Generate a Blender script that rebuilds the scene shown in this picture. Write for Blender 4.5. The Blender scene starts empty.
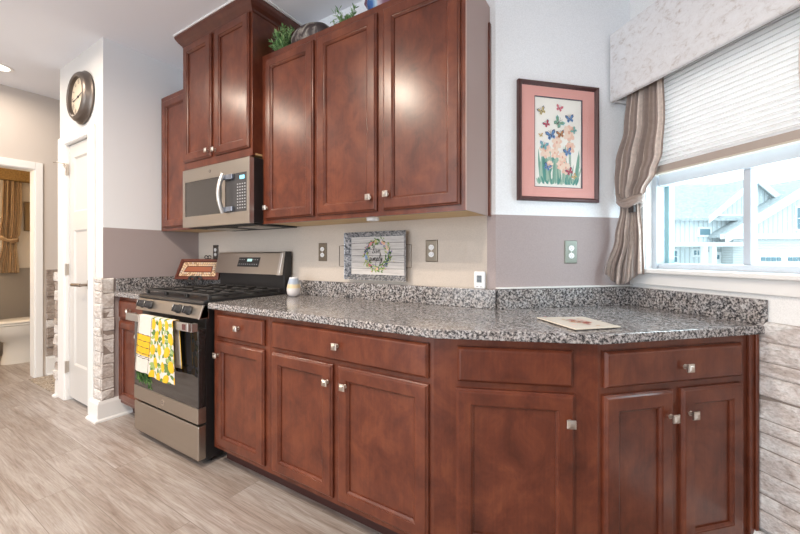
import bpy, bmesh, math, random
from mathutils import Vector, Matrix
random.seed(7)
C = bpy.context.scene.collection
scene = bpy.context.scene
R = math.radians
PI = math.pi

# ------------------------------------------------------------------ camera
cam_data = bpy.data.cameras.new('camera')
cam = bpy.data.objects.new('camera', cam_data)
C.objects.link(cam)
cam.location = (0, 0, 1.185)
cam.rotation_euler = (R(90), 0, R(32.15))
cam_data.sensor_width = 36
cam_data.lens = 16.65
cam_data.shift_y = -0.01375
cam_data.clip_start = 0.05
scene.camera = cam

# ------------------------------------------------------------------ world, exposure
scene.view_settings.view_transform = 'Standard'
scene.view_settings.look = 'None'
scene.view_settings.exposure = -0.04
scene.view_settings.gamma = 1
world = bpy.data.worlds.new('sky')
scene.world = world
world.use_nodes = True
bg = world.node_tree.nodes['Background']
bg.inputs[0].default_value = (0.86, 0.94, 1.0, 1)
bg.inputs[1].default_value = 3.0

def area(name, loc, rot, sx, sy, power, color, shape='RECTANGLE', spread=180):
    d = bpy.data.lights.new(name, 'AREA')
    d.shape = shape
    d.size = sx
    if shape in ('RECTANGLE', 'ELLIPSE'):
        d.size_y = sy
    d.energy = power
    d.color = color
    d.spread = R(spread)
    o = bpy.data.objects.new(name, d)
    C.objects.link(o)
    o.location = loc
    o.rotation_euler = rot
    return o

CEIL = 2.765
DAY = (0.87, 0.94, 1.0)
WARM = (1.0, 0.86, 0.70)
# added fill from an unseen rear opening, and daylight through the window over the counter
area('rear_fill_light', (-1.3, -3.95, 1.25), (R(90), 0, 0), 4.2, 2.3, 80, DAY)
area('window_daylight', (0.46, 2.10, 1.62), (R(90), 0, R(135)), 0.78, 0.9, 19, DAY)
LAMP_W = 29

# ------------------------------------------------------------------ materials
def mat(name, color=(0.5, 0.5, 0.5), rough=0.5, metal=0.0, spec=0.5, coat=0.0, coat_rough=0.1):
    m = bpy.data.materials.new(name)
    m.use_nodes = True
    b = m.node_tree.nodes['Principled BSDF']
    b.inputs['Base Color'].default_value = (*color, 1)
    b.inputs['Roughness'].default_value = rough
    b.inputs['Metallic'].default_value = metal
    b.inputs['Specular IOR Level'].default_value = spec
    b.inputs['Coat Weight'].default_value = coat
    b.inputs['Coat Roughness'].default_value = coat_rough
    return m

class NT:
    """small helper for node graphs"""
    def __init__(self, m):
        self.t = m.node_tree
        self.b = self.t.nodes['Principled BSDF']
    def n(self, typ, **kw):
        nd = self.t.nodes.new(typ)
        for k, v in kw.items():
            if k.startswith('_'):
                setattr(nd, k[1:], v)
            else:
                nd.inputs[k.replace('__', ' ')].default_value = v
        return nd
    def l(self, a, b):
        self.t.links.new(a, b)
    def pos(self, scale=(1, 1, 1), rot=(0, 0, 0)):
        g = self.n('ShaderNodeNewGeometry')
        mp = self.n('ShaderNodeMapping', Scale=scale, Rotation=rot)
        self.l(g.outputs['Position'], mp.inputs['Vector'])
        return mp.outputs[0]
    def noise(self, vec, scale, detail=3, rough=0.5, dist=0.0):
        nd = self.n('ShaderNodeTexNoise', Scale=scale, Detail=detail, Roughness=rough, Distortion=dist)
        self.l(vec, nd.inputs['Vector'])
        return nd.outputs['Fac']
    def ramp(self, fac, stops, interp='LINEAR'):
        nd = self.n('ShaderNodeValToRGB')
        cr = nd.color_ramp
        cr.interpolation = interp
        while len(cr.elements) < len(stops):
            cr.elements.new(0.5)
        for e, (p, c) in zip(cr.elements, stops):
            e.position = p
            e.color = (*c, 1) if len(c) == 3 else c
        self.l(fac, nd.inputs[0])
        return nd.outputs[0]
    def mix(self, fac, a, b, mode='MIX'):
        nd = self.n('ShaderNodeMix', _data_type='RGBA', _blend_type=mode)
        for s, v in ((nd.inputs[0], fac), (nd.inputs[6], a), (nd.inputs[7], b)):
            if isinstance(v, (int, float)):
                s.default_value = v
            elif isinstance(v, tuple):
                s.default_value = (*v, 1)
            else:
                self.l(v, s)
        return nd.outputs[2]
    def math(self, op, a, b=0.0):
        nd = self.n('ShaderNodeMath', _operation=op)
        for s, v in ((nd.inputs[0], a), (nd.inputs[1], b)):
            if isinstance(v, (int, float)):
                s.default_value = v
            else:
                self.l(v, s)
        return nd.outputs[0]
    def bump(self, h, strength=0.2, dist=0.01):
        nd = self.n('ShaderNodeBump', Strength=strength, Distance=dist)
        self.l(h, nd.inputs['Height'])
        self.l(nd.outputs[0], self.b.inputs['Normal'])
    def color(self, c):
        self.l(c, self.b.inputs['Base Color'])

def m_wood(name, dark, mid, light, rough=0.28):
    m = mat(name, mid, rough, spec=0.34, coat=0.28, coat_rough=0.24)
    t = NT(m)
    a = t.noise(t.pos((3, 3, 2.4)), 3.0, 6, 0.66, 0.4)
    g = t.noise(t.pos((110, 110, 5)), 1.0, 4, 0.6)
    c = t.ramp(a, [(0.28, dark), (0.5, mid), (0.75, light)])
    g2 = t.ramp(g, [(0.3, (0.88, 0.87, 0.86)), (0.65, (1.03, 1.03, 1.03))])
    t.color(t.mix(1.0, c, g2, 'MULTIPLY'))
    t.bump(g, 0.015, 0.001)
    return m

M_WOOD = m_wood('cherry_wood', (0.070, 0.0165, 0.0085), (0.126, 0.0315, 0.0155), (0.198, 0.056, 0.025))
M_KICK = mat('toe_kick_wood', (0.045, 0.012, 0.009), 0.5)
M_MAPLE = mat('cabinet_underside', (0.62, 0.42, 0.20), 0.5)
M_SKIN = mat('cabinet_end_laminate', (0.37, 0.255, 0.225), 0.45)

def m_granite():
    m = mat('granite', (0.4, 0.38, 0.36), 0.16)
    t = NT(m)
    p = t.pos()
    n1 = t.noise(p, 98, 3, 0.62, 0.2)
    n2 = t.noise(p, 125, 3, 0.6, 0.4)
    n3 = t.noise(p, 24, 2, 0.5)
    base = t.ramp(n1, [(0.32, (0.025, 0.025, 0.03)), (0.42, (0.10, 0.098, 0.10)), (0.48, (0.25, 0.235, 0.23)),
                       (0.54, (0.385, 0.36, 0.35)), (0.62, (0.50, 0.48, 0.47)), (0.78, (0.66, 0.65, 0.645))])
    fl = t.ramp(n2, [(0.535, (1, 1, 1)), (0.59, (0.28, 0.275, 0.28)), (0.68, (0.06, 0.06, 0.065))])
    c = t.mix(0.85, base, fl, 'MULTIPLY')
    tint = t.ramp(n3, [(0.4, (0.97, 0.93, 0.915)), (0.6, (0.99, 1.0, 1.03))])
    t.color(t.mix(1.0, c, tint, 'MULTIPLY'))
    return m
M_GRANITE = m_granite()

def m_floor():
    m = mat('plank_floor', (0.5, 0.42, 0.36), 0.36)
    t = NT(m)
    p = t.pos()
    br = t.n('ShaderNodeTexBrick', Scale=1.0, Color1=(0, 0, 0, 1), Color2=(1, 1, 1, 1), Mortar=(0.5, 0.5, 0.5, 1))
    br.inputs['Mortar Size'].default_value = 0.0016
    br.inputs['Mortar Smooth'].default_value = 0.2
    br.inputs['Brick Width'].default_value = 1.22
    br.inputs['Row Height'].default_value = 0.18
    br.offset = 0.37
    br.offset_frequency = 2
    t.l(p, br.inputs['Vector'])
    tone = t.n('ShaderNodeSeparateColor')
    t.l(br.outputs['Color'], tone.inputs[0])
    shift = t.n('ShaderNodeVectorMath', _operation='MULTIPLY_ADD')
    t.l(br.outputs['Color'], shift.inputs[0])
    shift.inputs[1].default_value = (7.3, 3.1, 5.7)
    t.l(p, shift.inputs[2])
    mp = t.n('ShaderNodeMapping', Scale=(1.5, 20, 1))
    t.l(shift.outputs[0], mp.inputs[0])
    g1 = t.noise(mp.outputs[0], 1.3, 7, 0.68, 1.1)
    mp2 = t.n('ShaderNodeMapping', Scale=(5, 130, 1))
    t.l(shift.outputs[0], mp2.inputs[0])
    g2 = t.noise(mp2.outputs[0], 1.6, 3, 0.6, 0.3)
    mp3 = t.n('ShaderNodeMapping', Scale=(0.9, 5.5, 1))
    t.l(shift.outputs[0], mp3.inputs[0])
    blotch = t.noise(mp3.outputs[0], 1.0, 2, 0.5, 0.8)
    c = t.ramp(g1, [(0.25, (0.19, 0.152, 0.133)), (0.40, (0.315, 0.27, 0.248)), (0.55, (0.395, 0.36, 0.342)), (0.75, (0.475, 0.45, 0.44))])
    f = t.ramp(g2, [(0.3, (0.74, 0.72, 0.70)), (0.62, (1.06, 1.06, 1.06))])
    c = t.mix(1.0, c, f, 'MULTIPLY')
    bl = t.ramp(blotch, [(0.35, (0.84, 0.79, 0.75)), (0.62, (1.04, 1.04, 1.04))])
    c = t.mix(1.0, c, bl, 'MULTIPLY')
    tn = t.ramp(tone.outputs[0], [(0.0, (0.93, 0.92, 0.91)), (1.0, (1.05, 1.05, 1.06))])
    c = t.mix(1.0, c, tn, 'MULTIPLY')
    c = t.mix(br.outputs['Fac'], c, (0.21, 0.175, 0.155))
    t.color(c)
    t.bump(g2, 0.06, 0.002)
    return m
M_FLOOR = m_floor()

M_CEIL = mat('ceiling_paint', (0.86, 0.87, 0.92), 0.9, spec=0.2)
M_WHITEWALL = mat('white_wall_paint', (0.86, 0.875, 0.90), 0.85, spec=0.25)
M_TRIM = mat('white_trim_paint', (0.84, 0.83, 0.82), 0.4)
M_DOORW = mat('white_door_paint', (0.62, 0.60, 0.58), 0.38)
M_CAULK = mat('white_caulk', (0.8, 0.78, 0.76), 0.6)
MAUVE = (0.40, 0.335, 0.33)
CREAM = (0.60, 0.525, 0.46)

def m_twotone(name, zsplit, lower, upper, cream_x=None):
    """wall paint: one colour below a height, another above (cream between two x on the kitchen wall)"""
    m = mat(name, upper, 0.85, spec=0.25)
    t = NT(m)
    g = t.n('ShaderNodeNewGeometry')
    s = t.n('ShaderNodeSeparateXYZ')
    t.l(g.outputs['Position'], s.inputs[0])
    low = lower
    if cream_x is not None:
        f = t.math('LESS_THAN', s.outputs['X'], cream_x)
        low = t.mix(f, lower, CREAM)
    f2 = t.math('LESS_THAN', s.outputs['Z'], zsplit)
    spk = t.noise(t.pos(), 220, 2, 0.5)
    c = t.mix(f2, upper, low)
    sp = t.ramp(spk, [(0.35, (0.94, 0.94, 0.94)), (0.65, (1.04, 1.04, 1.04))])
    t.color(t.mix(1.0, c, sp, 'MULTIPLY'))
    return m
M_WALL_K = m_twotone('kitchen_wall_paint', 1.392, MAUVE, (0.86, 0.875, 0.90), cream_x=-0.622)
M_WALL_2 = m_twotone('two_tone_wall_paint', 1.392, MAUVE, (0.86, 0.875, 0.90))
def m_sidewall():
    m = mat('side_wall_paint', (0.86, 0.875, 0.90), 0.85, spec=0.25)
    t = NT(m)
    g = t.n('ShaderNodeNewGeometry')
    s = t.n('ShaderNodeSeparateXYZ')
    t.l(g.outputs['Position'], s.inputs[0])
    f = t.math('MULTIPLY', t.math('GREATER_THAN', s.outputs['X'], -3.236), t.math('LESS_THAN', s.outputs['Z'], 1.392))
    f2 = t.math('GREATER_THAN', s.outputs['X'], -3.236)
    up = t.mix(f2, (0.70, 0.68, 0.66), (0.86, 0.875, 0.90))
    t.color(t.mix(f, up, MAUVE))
    return m
M_WALL_S = m_sidewall()
M_WALL_W = m_twotone('window_wall_paint', 0.5, (0.86, 0.855, 0.85), (0.86, 0.855, 0.85))
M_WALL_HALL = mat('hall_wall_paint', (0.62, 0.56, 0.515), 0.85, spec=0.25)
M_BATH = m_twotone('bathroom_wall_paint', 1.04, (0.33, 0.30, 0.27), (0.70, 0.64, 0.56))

def m_stone(name, cols, scale=9):
    m = mat(name, cols[1], 0.8, spec=0.25)
    t = NT(m)
    p = t.pos((1, 1, 2.0))
    n = t.noise(p, scale, 6, 0.68, 0.5)
    n2 = t.noise(p, scale * 6, 4, 0.65)
    c = t.ramp(n, [(0.30, cols[0]), (0.48, cols[1]), (0.66, cols[2])])
    d = t.ramp(n2, [(0.32, (0.72, 0.70, 0.68)), (0.60, (1.05, 1.05, 1.05))])
    t.color(t.mix(1.0, c, d, 'MULTIPLY'))
    hs = t.math('ADD', n, t.math('MULTIPLY', n2, 0.4))
    t.bump(hs, 0.75, 0.02)
    return m
M_STONE = m_stone('ledger_stone', ((0.50, 0.42, 0.37), (0.68, 0.63, 0.60), (0.80, 0.77, 0.75)))
M_STONE_B = m_stone('ledger_stone_brown', ((0.25, 0.19, 0.155), (0.37, 0.30, 0.26), (0.52, 0.46, 0.41)))
M_STONE_W = m_stone('ledger_stone_pale', ((0.42, 0.34, 0.30), (0.72, 0.66, 0.64), (0.86, 0.84, 0.83)), 11)
M_GROUT = mat('stone_backing', (0.30, 0.25, 0.22), 0.9)

def m_steel(name, color, rough=0.3):
    m = mat(name, color, rough, metal=1.0)
    t = NT(m)
    g = t.noise(t.pos((1.2, 1.2, 260)), 1.0, 2, 0.5)
    r = t.math('ADD', t.math('MULTIPLY', g, 0.16), rough - 0.08)
    t.l(r, t.b.inputs['Roughness'])
    return m
M_STEEL = m_steel('stainless_steel', (0.47, 0.425, 0.375), 0.34)
M_STEEL2 = m_steel('bright_stainless', (0.62, 0.60, 0.58), 0.36)
M_NICKEL = mat('satin_nickel', (0.62, 0.56, 0.50), 0.3, metal=1.0)
M_BLACK = mat('black_enamel', (0.018, 0.017, 0.018), 0.32)
M_BLACKM = mat('matte_black', (0.02, 0.02, 0.021), 0.6)
M_IRON = mat('cast_iron', (0.03, 0.028, 0.028), 0.55)
M_CHAR = mat('charcoal_plastic', (0.05, 0.048, 0.05), 0.35)
M_GLASSBLK = mat('oven_glass', (0.020, 0.018, 0.018), 0.06, coat=0.6, coat_rough=0.03)
M_MWGLASS = mat('microwave_glass', (0.05, 0.045, 0.042), 0.09)
M_WHITEP = mat('white_plastic', (0.85, 0.85, 0.86), 0.35)
M_GREYBTN = mat('grey_legend', (0.5, 0.5, 0.52), 0.5)
M_BOSS = mat('emblem_grey', (0.20, 0.18, 0.165), 0.35, metal=0.7)
M_LCD = mat('grey_lcd', (0.16, 0.18, 0.20), 0.3)

def m_emit(name, color, strength):
    m = mat(name, color, 0.5)
    b = m.node_tree.nodes['Principled BSDF']
    b.inputs['Emission Color'].default_value = (*color, 1)
    b.inputs['Emission Strength'].default_value = strength
    return m
M_CYAN = m_emit('lit_display', (0.25, 0.75, 0.95), 0.9)
M_CYAN2 = m_emit('lit_clock_display', (0.5, 0.75, 0.72), 0.55)
M_LENS = m_emit('lamp_lens', (1.0, 0.88, 0.74), 6.0)

def m_glass(name, tint=(0.97, 1.0, 1.0)):
    m = bpy.data.materials.new(name)
    m.use_nodes = True
    t = m.node_tree
    t.nodes.remove(t.nodes['Principled BSDF'])
    out = t.nodes['Material Output']
    tr = t.nodes.new('ShaderNodeBsdfTransparent')
    tr.inputs[0].default_value = (*tint, 1)
    gl = t.nodes.new('ShaderNodeBsdfGlossy')
    gl.inputs['Roughness'].default_value = 0.02
    lw = t.nodes.new('ShaderNodeLayerWeight')          # symmetric for both faces of the pane
    lw.inputs[0].default_value = 0.5
    pw = t.nodes.new('ShaderNodeMath'); pw.operation = 'POWER'; pw.inputs[1].default_value = 5
    t.links.new(lw.outputs['Facing'], pw.inputs[0])
    fr = t.nodes.new('ShaderNodeMath'); fr.operation = 'MULTIPLY_ADD'
    fr.inputs[1].default_value = 0.9; fr.inputs[2].default_value = 0.035
    t.links.new(pw.outputs[0], fr.inputs[0])
    mx = t.nodes.new('ShaderNodeMixShader')
    t.links.new(fr.outputs[0], mx.inputs[0])
    t.links.new(tr.outputs[0], mx.inputs[1])
    t.links.new(gl.outputs[0], mx.inputs[2])
    t.links.new(mx.outputs[0], out.inputs[0])
    return m
M_PANE = m_glass('window_glass', (0.90, 0.97, 0.98))

def m_cloth(name, color, trans=0.0, rough=0.9, var=0.0, sheen=0.0):
    m = mat(name, color, rough, spec=0.15)
    t = NT(m)
    t.b.inputs['Sheen Weight'].default_value = sheen
    if var:
        n = t.noise(t.pos(), 60, 3, 0.6)
        v = t.ramp(n, [(0.3, (1 - var,) * 3), (0.7, (1 + var,) * 3)])
        t.color(t.mix(1.0, color, v, 'MULTIPLY'))
    if trans:
        tl = t.n('ShaderNodeBsdfTranslucent')
        tl.inputs[0].default_value = (*color, 1)
        mx = t.n('ShaderNodeMixShader')
        mx.inputs[0].default_value = trans
        t.l(t.b.outputs[0], mx.inputs[1])
        t.l(tl.outputs[0], mx.inputs[2])
        t.l(mx.outputs[0], t.t.nodes['Material Output'].inputs[0])
    return m
M_BLIND = m_cloth('cellular_shade_fabric', (0.83, 0.795, 0.785), trans=0.38)
M_SEAM = m_cloth('shade_seam_fabric', (0.60, 0.57, 0.55), trans=0.14)
M_BLINDRAIL = mat('taupe_rail', (0.42, 0.35, 0.31), 0.5)
M_BLINDEDGE = mat('cream_rail_edge', (0.62, 0.56, 0.48), 0.5)
M_CURT_A = m_cloth('curtain_taupe', (0.36, 0.285, 0.255), trans=0.12, var=0.10, sheen=0.3, rough=0.7)
M_CURT_B = m_cloth('curtain_champagne', (0.76, 0.65, 0.585), trans=0.12, var=0.16, sheen=0.4, rough=0.5)
M_CURT_C = m_cloth('curtain_brown', (0.31, 0.24, 0.205), trans=0.10, var=0.10, sheen=0.3, rough=0.7)
M_BCURT_A = m_cloth('bath_curtain_brown', (0.30, 0.20, 0.12), var=0.10)
M_BCURT_B = m_cloth('bath_curtain_gold', (0.52, 0.38, 0.24), var=0.12)
M_BVAL = m_cloth('bath_valance_gold', (0.30, 0.19, 0.075), var=0.25)
M_DARKTIE = mat('dark_tie', (0.03, 0.022, 0.022), 0.7)

def m_valance():
    m = mat('crushed_velvet', (0.52, 0.50, 0.51), 0.75, spec=0.2)
    t = NT(m)
    n = t.noise(t.pos((1, 1, 1.4), (0.3, 0.2, 0.5)), 26, 6, 0.72, 0.5)
    n2 = t.noise(t.pos((1, 1, 0.8), (0.4, 0.3, 0.6)), 70, 4, 0.7, 0.5)
    c = t.ramp(n, [(0.30, (0.46, 0.40, 0.37)), (0.38, (0.63, 0.60, 0.595)), (0.46, (0.72, 0.71, 0.725)), (0.7, (0.78, 0.78, 0.80))])
    d = t.ramp(n2, [(0.30, (0.88, 0.86, 0.85)), (0.45, (1, 1, 1))])
    t.color(t.mix(1.0, c, d, 'MULTIPLY'))
    t.bump(n2, 0.15, 0.004)
    return m
M_VALANCE = m_valance()

# ------------------------------------------------------------------ mesh helpers
class MB:
    def __init__(self):
        self.bm = bmesh.new()
    def box(self, x0, x1, y0, y1, z0, z1, m=0, mtx=None):
        vs = [self.bm.verts.new((x, y, z)) for z in (z0, z1) for y in (y0, y1) for x in (x0, x1)]
        if mtx is not None:
            for v in vs:
                v.co = mtx @ v.co
        for q in ((0, 2, 3, 1), (4, 5, 7, 6), (0, 1, 5, 4), (2, 6, 7, 3), (0, 4, 6, 2), (1, 3, 7, 5)):
            f = self.bm.faces.new([vs[i] for i in q])
            f.material_index = m
        return self
    def prism(self, poly, z0, z1, m=0, mtop=None, mbot=None):
        a = sum(poly[i][0] * poly[(i + 1) % len(poly)][1] - poly[(i + 1) % len(poly)][0] * poly[i][1] for i in range(len(poly)))
        if a < 0:
            poly = poly[::-1]
        lo = [self.bm.verts.new((x, y, z0)) for x, y in poly]
        hi = [self.bm.verts.new((x, y, z1)) for x, y in poly]
        n = len(poly)
        f = self.bm.faces.new(hi); f.material_index = m if mtop is None else mtop
        f = self.bm.faces.new(lo[::-1]); f.material_index = m if mbot is None else mbot
        for i in range(n):
            j = (i + 1) % n
            f = self.bm.faces.new([lo[i], lo[j], hi[j], hi[i]]); f.material_index = m
        return self
    def loft(self, loops, close=True, cap0=True, cap1=True, m=0, ms=None):
        vl = [[self.bm.verts.new(p) for p in lp] for lp in loops]
        n = len(vl[0])
        rng = range(n if close else n - 1)
        for k in range(len(vl) - 1):
            for i in rng:
                j = (i + 1) % n
                f = self.bm.faces.new([vl[k][i], vl[k][j], vl[k + 1][j], vl[k + 1][i]])
                f.material_index = ms(k, i) if ms else m
        if cap0 and close:
            f = self.bm.faces.new(vl[0][::-1]); f.material_index = ms(0, 0) if ms else m
        if cap1 and close:
            f = self.bm.faces.new(vl[-1]); f.material_index = ms(len(vl) - 2, 0) if ms else m
        return self
    def lathe(self, prof, c=(0, 0, 0), axis='z', seg=24, m=0, ms=None, sx=1, sy=1):
        loops = []
        for r, h in prof:
            lp = []
            for i in range(seg):
                a = 2 * PI * i / seg
                u, v = r * math.cos(a) * sx, r * math.sin(a) * sy
                if axis == 'z': p = (c[0] + u, c[1] + v, c[2] + h)
                elif axis == 'y': p = (c[0] + u, c[1] - h, c[2] + v)     # height grows towards the viewer (-y)
                else: p = (c[0] + h, c[1] + u, c[2] + v)
                lp.append(p)
            loops.append(lp)
        return self.loft(loops, m=m, ms=ms)
    def tube(self, path, r, seg=8, m=0, closed=False):
        path = [Vector(p) for p in path]
        loops = []
        n = len(path)
        up = Vector((0, 0, 1))
        for i, p in enumerate(path):
            d = (path[min(i + 1, n - 1)] - path[max(i - 1, 0)])
            if closed:
                d = path[(i + 1) % n] - path[(i - 1) % n]
            d.normalize()
            if i == 0:
                s = d.cross(up)
                if s.length < 0.2:
                    s = d.cross(Vector((1, 0, 0)))
            else:
                s = s - d * s.dot(d)                 # carry the frame along the path
            s.normalize()
            t = s.cross(d)
            rr = r[i] if isinstance(r, (list, tuple)) else r
            loops.append([p + s * (rr * math.cos(2 * PI * k / seg)) + t * (rr * math.sin(2 * PI * k / seg)) for k in range(seg)])
        if closed:
            loops.append(loops[0])
        return self.loft(loops, cap0=not closed, cap1=not closed, m=m)
    def poly(self, pts, m=0):
        f = self.bm.faces.new([self.bm.verts.new(p) for p in pts]); f.material_index = m
        return self
    def build(self, name, mats, parent=None, bevel=0.0, seg=2, smooth=None, solid=0.0, subsurf=0, weld=False):
        me = bpy.data.meshes.new(name)
        if weld:
            bmesh.ops.remove_doubles(self.bm, verts=self.bm.verts, dist=1e-5)
        bmesh.ops.recalc_face_normals(self.bm, faces=self.bm.faces)
        self.bm.to_mesh(me)
        self.bm.free()
        for mm in (mats if isinstance(mats, (list, tuple)) else [mats]):
            me.materials.append(mm)
        if smooth is not None:
            for p in me.polygons:
                p.use_smooth = True
            me.set_sharp_from_angle(angle=R(smooth))
        o = bpy.data.objects.new(name, me)
        C.objects.link(o)
        if parent is not None:
            o.parent = parent
        if solid:
            md = o.modifiers.new('solid', 'SOLIDIFY'); md.thickness = solid; md.offset = 0
        if bevel:
            md = o.modifiers.new('bevel', 'BEVEL'); md.width = bevel; md.segments = seg; md.limit_method = 'ANGLE'; md.angle_limit = R(40)
        if subsurf:
            md = o.modifiers.new('sub', 'SUBSURF'); md.levels = subsurf; md.render_levels = subsurf
        return o

def thing(name, label, cat, loc=(0, 0, 0), rz=0.0, group=None):
    o = bpy.data.objects.new(name, None)
    C.objects.link(o)
    o.empty_display_size = 0.1
    o.location = loc
    o.rotation_euler = (0, 0, R(rz))
    return tag(o, label, cat, group)

def tag(o, label, cat, group=None):
    o['label'] = label
    o['category'] = cat
    if group:
        o['group'] = group
    return o

def place(o, loc, rz=0.0):
    o.location = loc
    o.rotation_euler = (0, 0, R(rz))
    return o

def struct(o):
    o['kind'] = 'structure'
    return o

def wall_boxes(mb, length, height, y0, y1, holes=(), x0=0.0, z0=0.0, m=0):
    """a wall along local x with rectangular openings (xa, xb, za, zb)"""
    xs = sorted({x0, length, *[h[0] for h in holes], *[h[1] for h in holes]})
    for a, b in zip(xs, xs[1:]):
        mid = (a + b) / 2
        hs = sorted([(h[2], h[3]) for h in holes if h[0] < mid < h[1]])
        z = z0
        for za, zb in hs:
            if za > z + 1e-6:
                mb.box(a, b, y0, y1, z, za, m)
            z = zb
        if z < height - 1e-6:
            mb.box(a, b, y0, y1, z, height, m)
    return mb

# ------------------------------------------------------------------ key plan points
A = Vector((-0.62, 1.222))              # front corner main run / angled run
B = Vector((-0.102, 1.437))             # front corner angled run / end run
KC = Vector((-0.578, 1.815))            # outside corner of the kitchen wall
KD = Vector((-0.012, 2.381))            # inside corner with the window wall
E_END = Vector((0.400, 1.939))          # end of the run
SIDE_X = -3.235                         # wall beside the left cabinets
PIL_Y = 1.12                            # closet wall plane
FAR_X = -4.92
s45 = math.sqrt(0.5)

def ww(s, off, z):
    """window wall coordinates (along, towards outside, height) -> world"""
    return Vector((KD.x + s * s45 + off * s45, KD.y - s * s45 + off * s45, z))

# ------------------------------------------------------------------ structure
foot = [(-7.0, -4.2), (4.4, -4.2), (4.4, 0.6), (0.05, 2.6), (-0.2, 2.6), (-0.7, 2.05), (-3.0, 3.2), (-7.0, 3.2)]
struct(MB().prism(foot, -0.1, 0.0).build('floor', M_FLOOR))
struct(MB().prism(foot, CEIL, CEIL + 0.15).build('ceiling', M_CEIL))
# kitchen wall
struct(MB().prism([(SIDE_X, 1.815), (KC.x, KC.y), (KC.x - 0.085, KC.y + 0.2), (SIDE_X, 2.015)], 0, CEIL).build('wall_back', M_WALL_K))
# diagonal wall with the picture
dd = Vector((s45, s45)); nn = Vector((-s45, s45))
e1 = KD + dd * 0.25
p4 = [tuple(KC), tuple(e1), tuple(e1 + nn * 0.15), (KC.x - 0.085, KC.y + 0.2)]
struct(MB().prism(p4, 0, CEIL).build('wall_corner', M_WALL_2))
# window wall (local x from the inside corner towards the viewer, y outside)
WIN = (0.10, 0.93, 1.118, 2.06)
mb = wall_boxes(MB(), 5.2, CEIL, 0.0, 0.16, [WIN])
struct(place(mb.build('wall_right', M_WALL_W), (KD.x, KD.y, 0), -45))
# side wall + closet block (the pillar with the clock)
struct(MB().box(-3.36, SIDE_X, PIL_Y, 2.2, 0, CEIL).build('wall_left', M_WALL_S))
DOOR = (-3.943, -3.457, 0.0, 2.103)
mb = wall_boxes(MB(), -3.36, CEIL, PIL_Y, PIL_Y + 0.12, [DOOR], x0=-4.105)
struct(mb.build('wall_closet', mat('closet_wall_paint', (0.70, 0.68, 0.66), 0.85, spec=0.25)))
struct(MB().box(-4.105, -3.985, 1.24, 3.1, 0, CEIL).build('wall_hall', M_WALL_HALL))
# far hall wall with the bathroom doorway
mb = wall_boxes(MB(), 3.1, CEIL, 0.0, 0.12, [(0.335, 1.153, 0, 2.026)], x0=-4.1)
struct(place(mb.build('wall_far', M_WALL_HALL), (FAR_X, 0, 0), 90))
struct(MB().box(-4.92, -3.985, 3.0, 3.12, 0, CEIL).build('wall_hall_end', M_WALL_HALL))
# bathroom shell
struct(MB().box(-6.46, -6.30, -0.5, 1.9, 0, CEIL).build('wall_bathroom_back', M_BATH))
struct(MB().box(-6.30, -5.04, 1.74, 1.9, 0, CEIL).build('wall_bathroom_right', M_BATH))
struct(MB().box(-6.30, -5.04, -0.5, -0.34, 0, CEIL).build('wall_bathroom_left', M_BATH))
# rear of the room, with an opening added behind the camera for the fill light
mb = wall_boxes(MB(), 3.9, CEIL, -4.05, -3.9, [(-3.4, 0.8, 0.05, 2.4)], x0=-5.0)
struct(mb.build('wall_rear', M_WHITEWALL))
struct(MB().box(3.65, 3.8, -3.9, -1.0, 0, CEIL).build('wall_rear_right', M_WHITEWALL))

# baseboards
def baseboard(name, x0, x1, loc, rz, h=0.14):
    mb = MB()
    mb.loft([[(x, -0.040, 0), (x, -0.040, 0.012), (x, -0.022, 0.020), (x, -0.020, h - 0.02), (x, -0.012, h), (x, 0.0, h), (x, 0.0, 0)] for x in (x0, x1)])
    return struct(place(mb.build(name, M_TRIM), loc, rz))
CL = PIL_Y
def mitre_base(name):
    # wraps the pillar corner: closet side piece and the return towards the cabinet
    mb = MB()
    prof = [(0.058, 0.0), (0.058, 0.012), (0.040, 0.022), (0.038, 0.125), (0.030, 0.145), (0.0, 0.145), (0.0, 0.0)]
    path = [(-3.375, CL), (SIDE_X, CL), (SIDE_X, 1.30)]
    loops = []
    for (x, y), (ox, oy) in zip(path, [(0, -1), (1, -1), (1, 0)]):
        loops.append([(x + ox * o * (0.55 if ox else 1), y + oy * o, z) for o, z in prof])
    mb.loft(loops)
    return struct(mb.build(name, M_TRIM))
mitre_base('baseboard_left')
baseboard('baseboard_closet', -4.15, -4.085, (0, CL, 0), 0)
baseboard('baseboard_far', 1.235, 3.0, (FAR_X, 0, 0), 90, 0.19)
baseboard('baseboard_right', 0.60, 5.0, (KD.x - 0.02, KD.y - 0.02, 0), -45)

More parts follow.
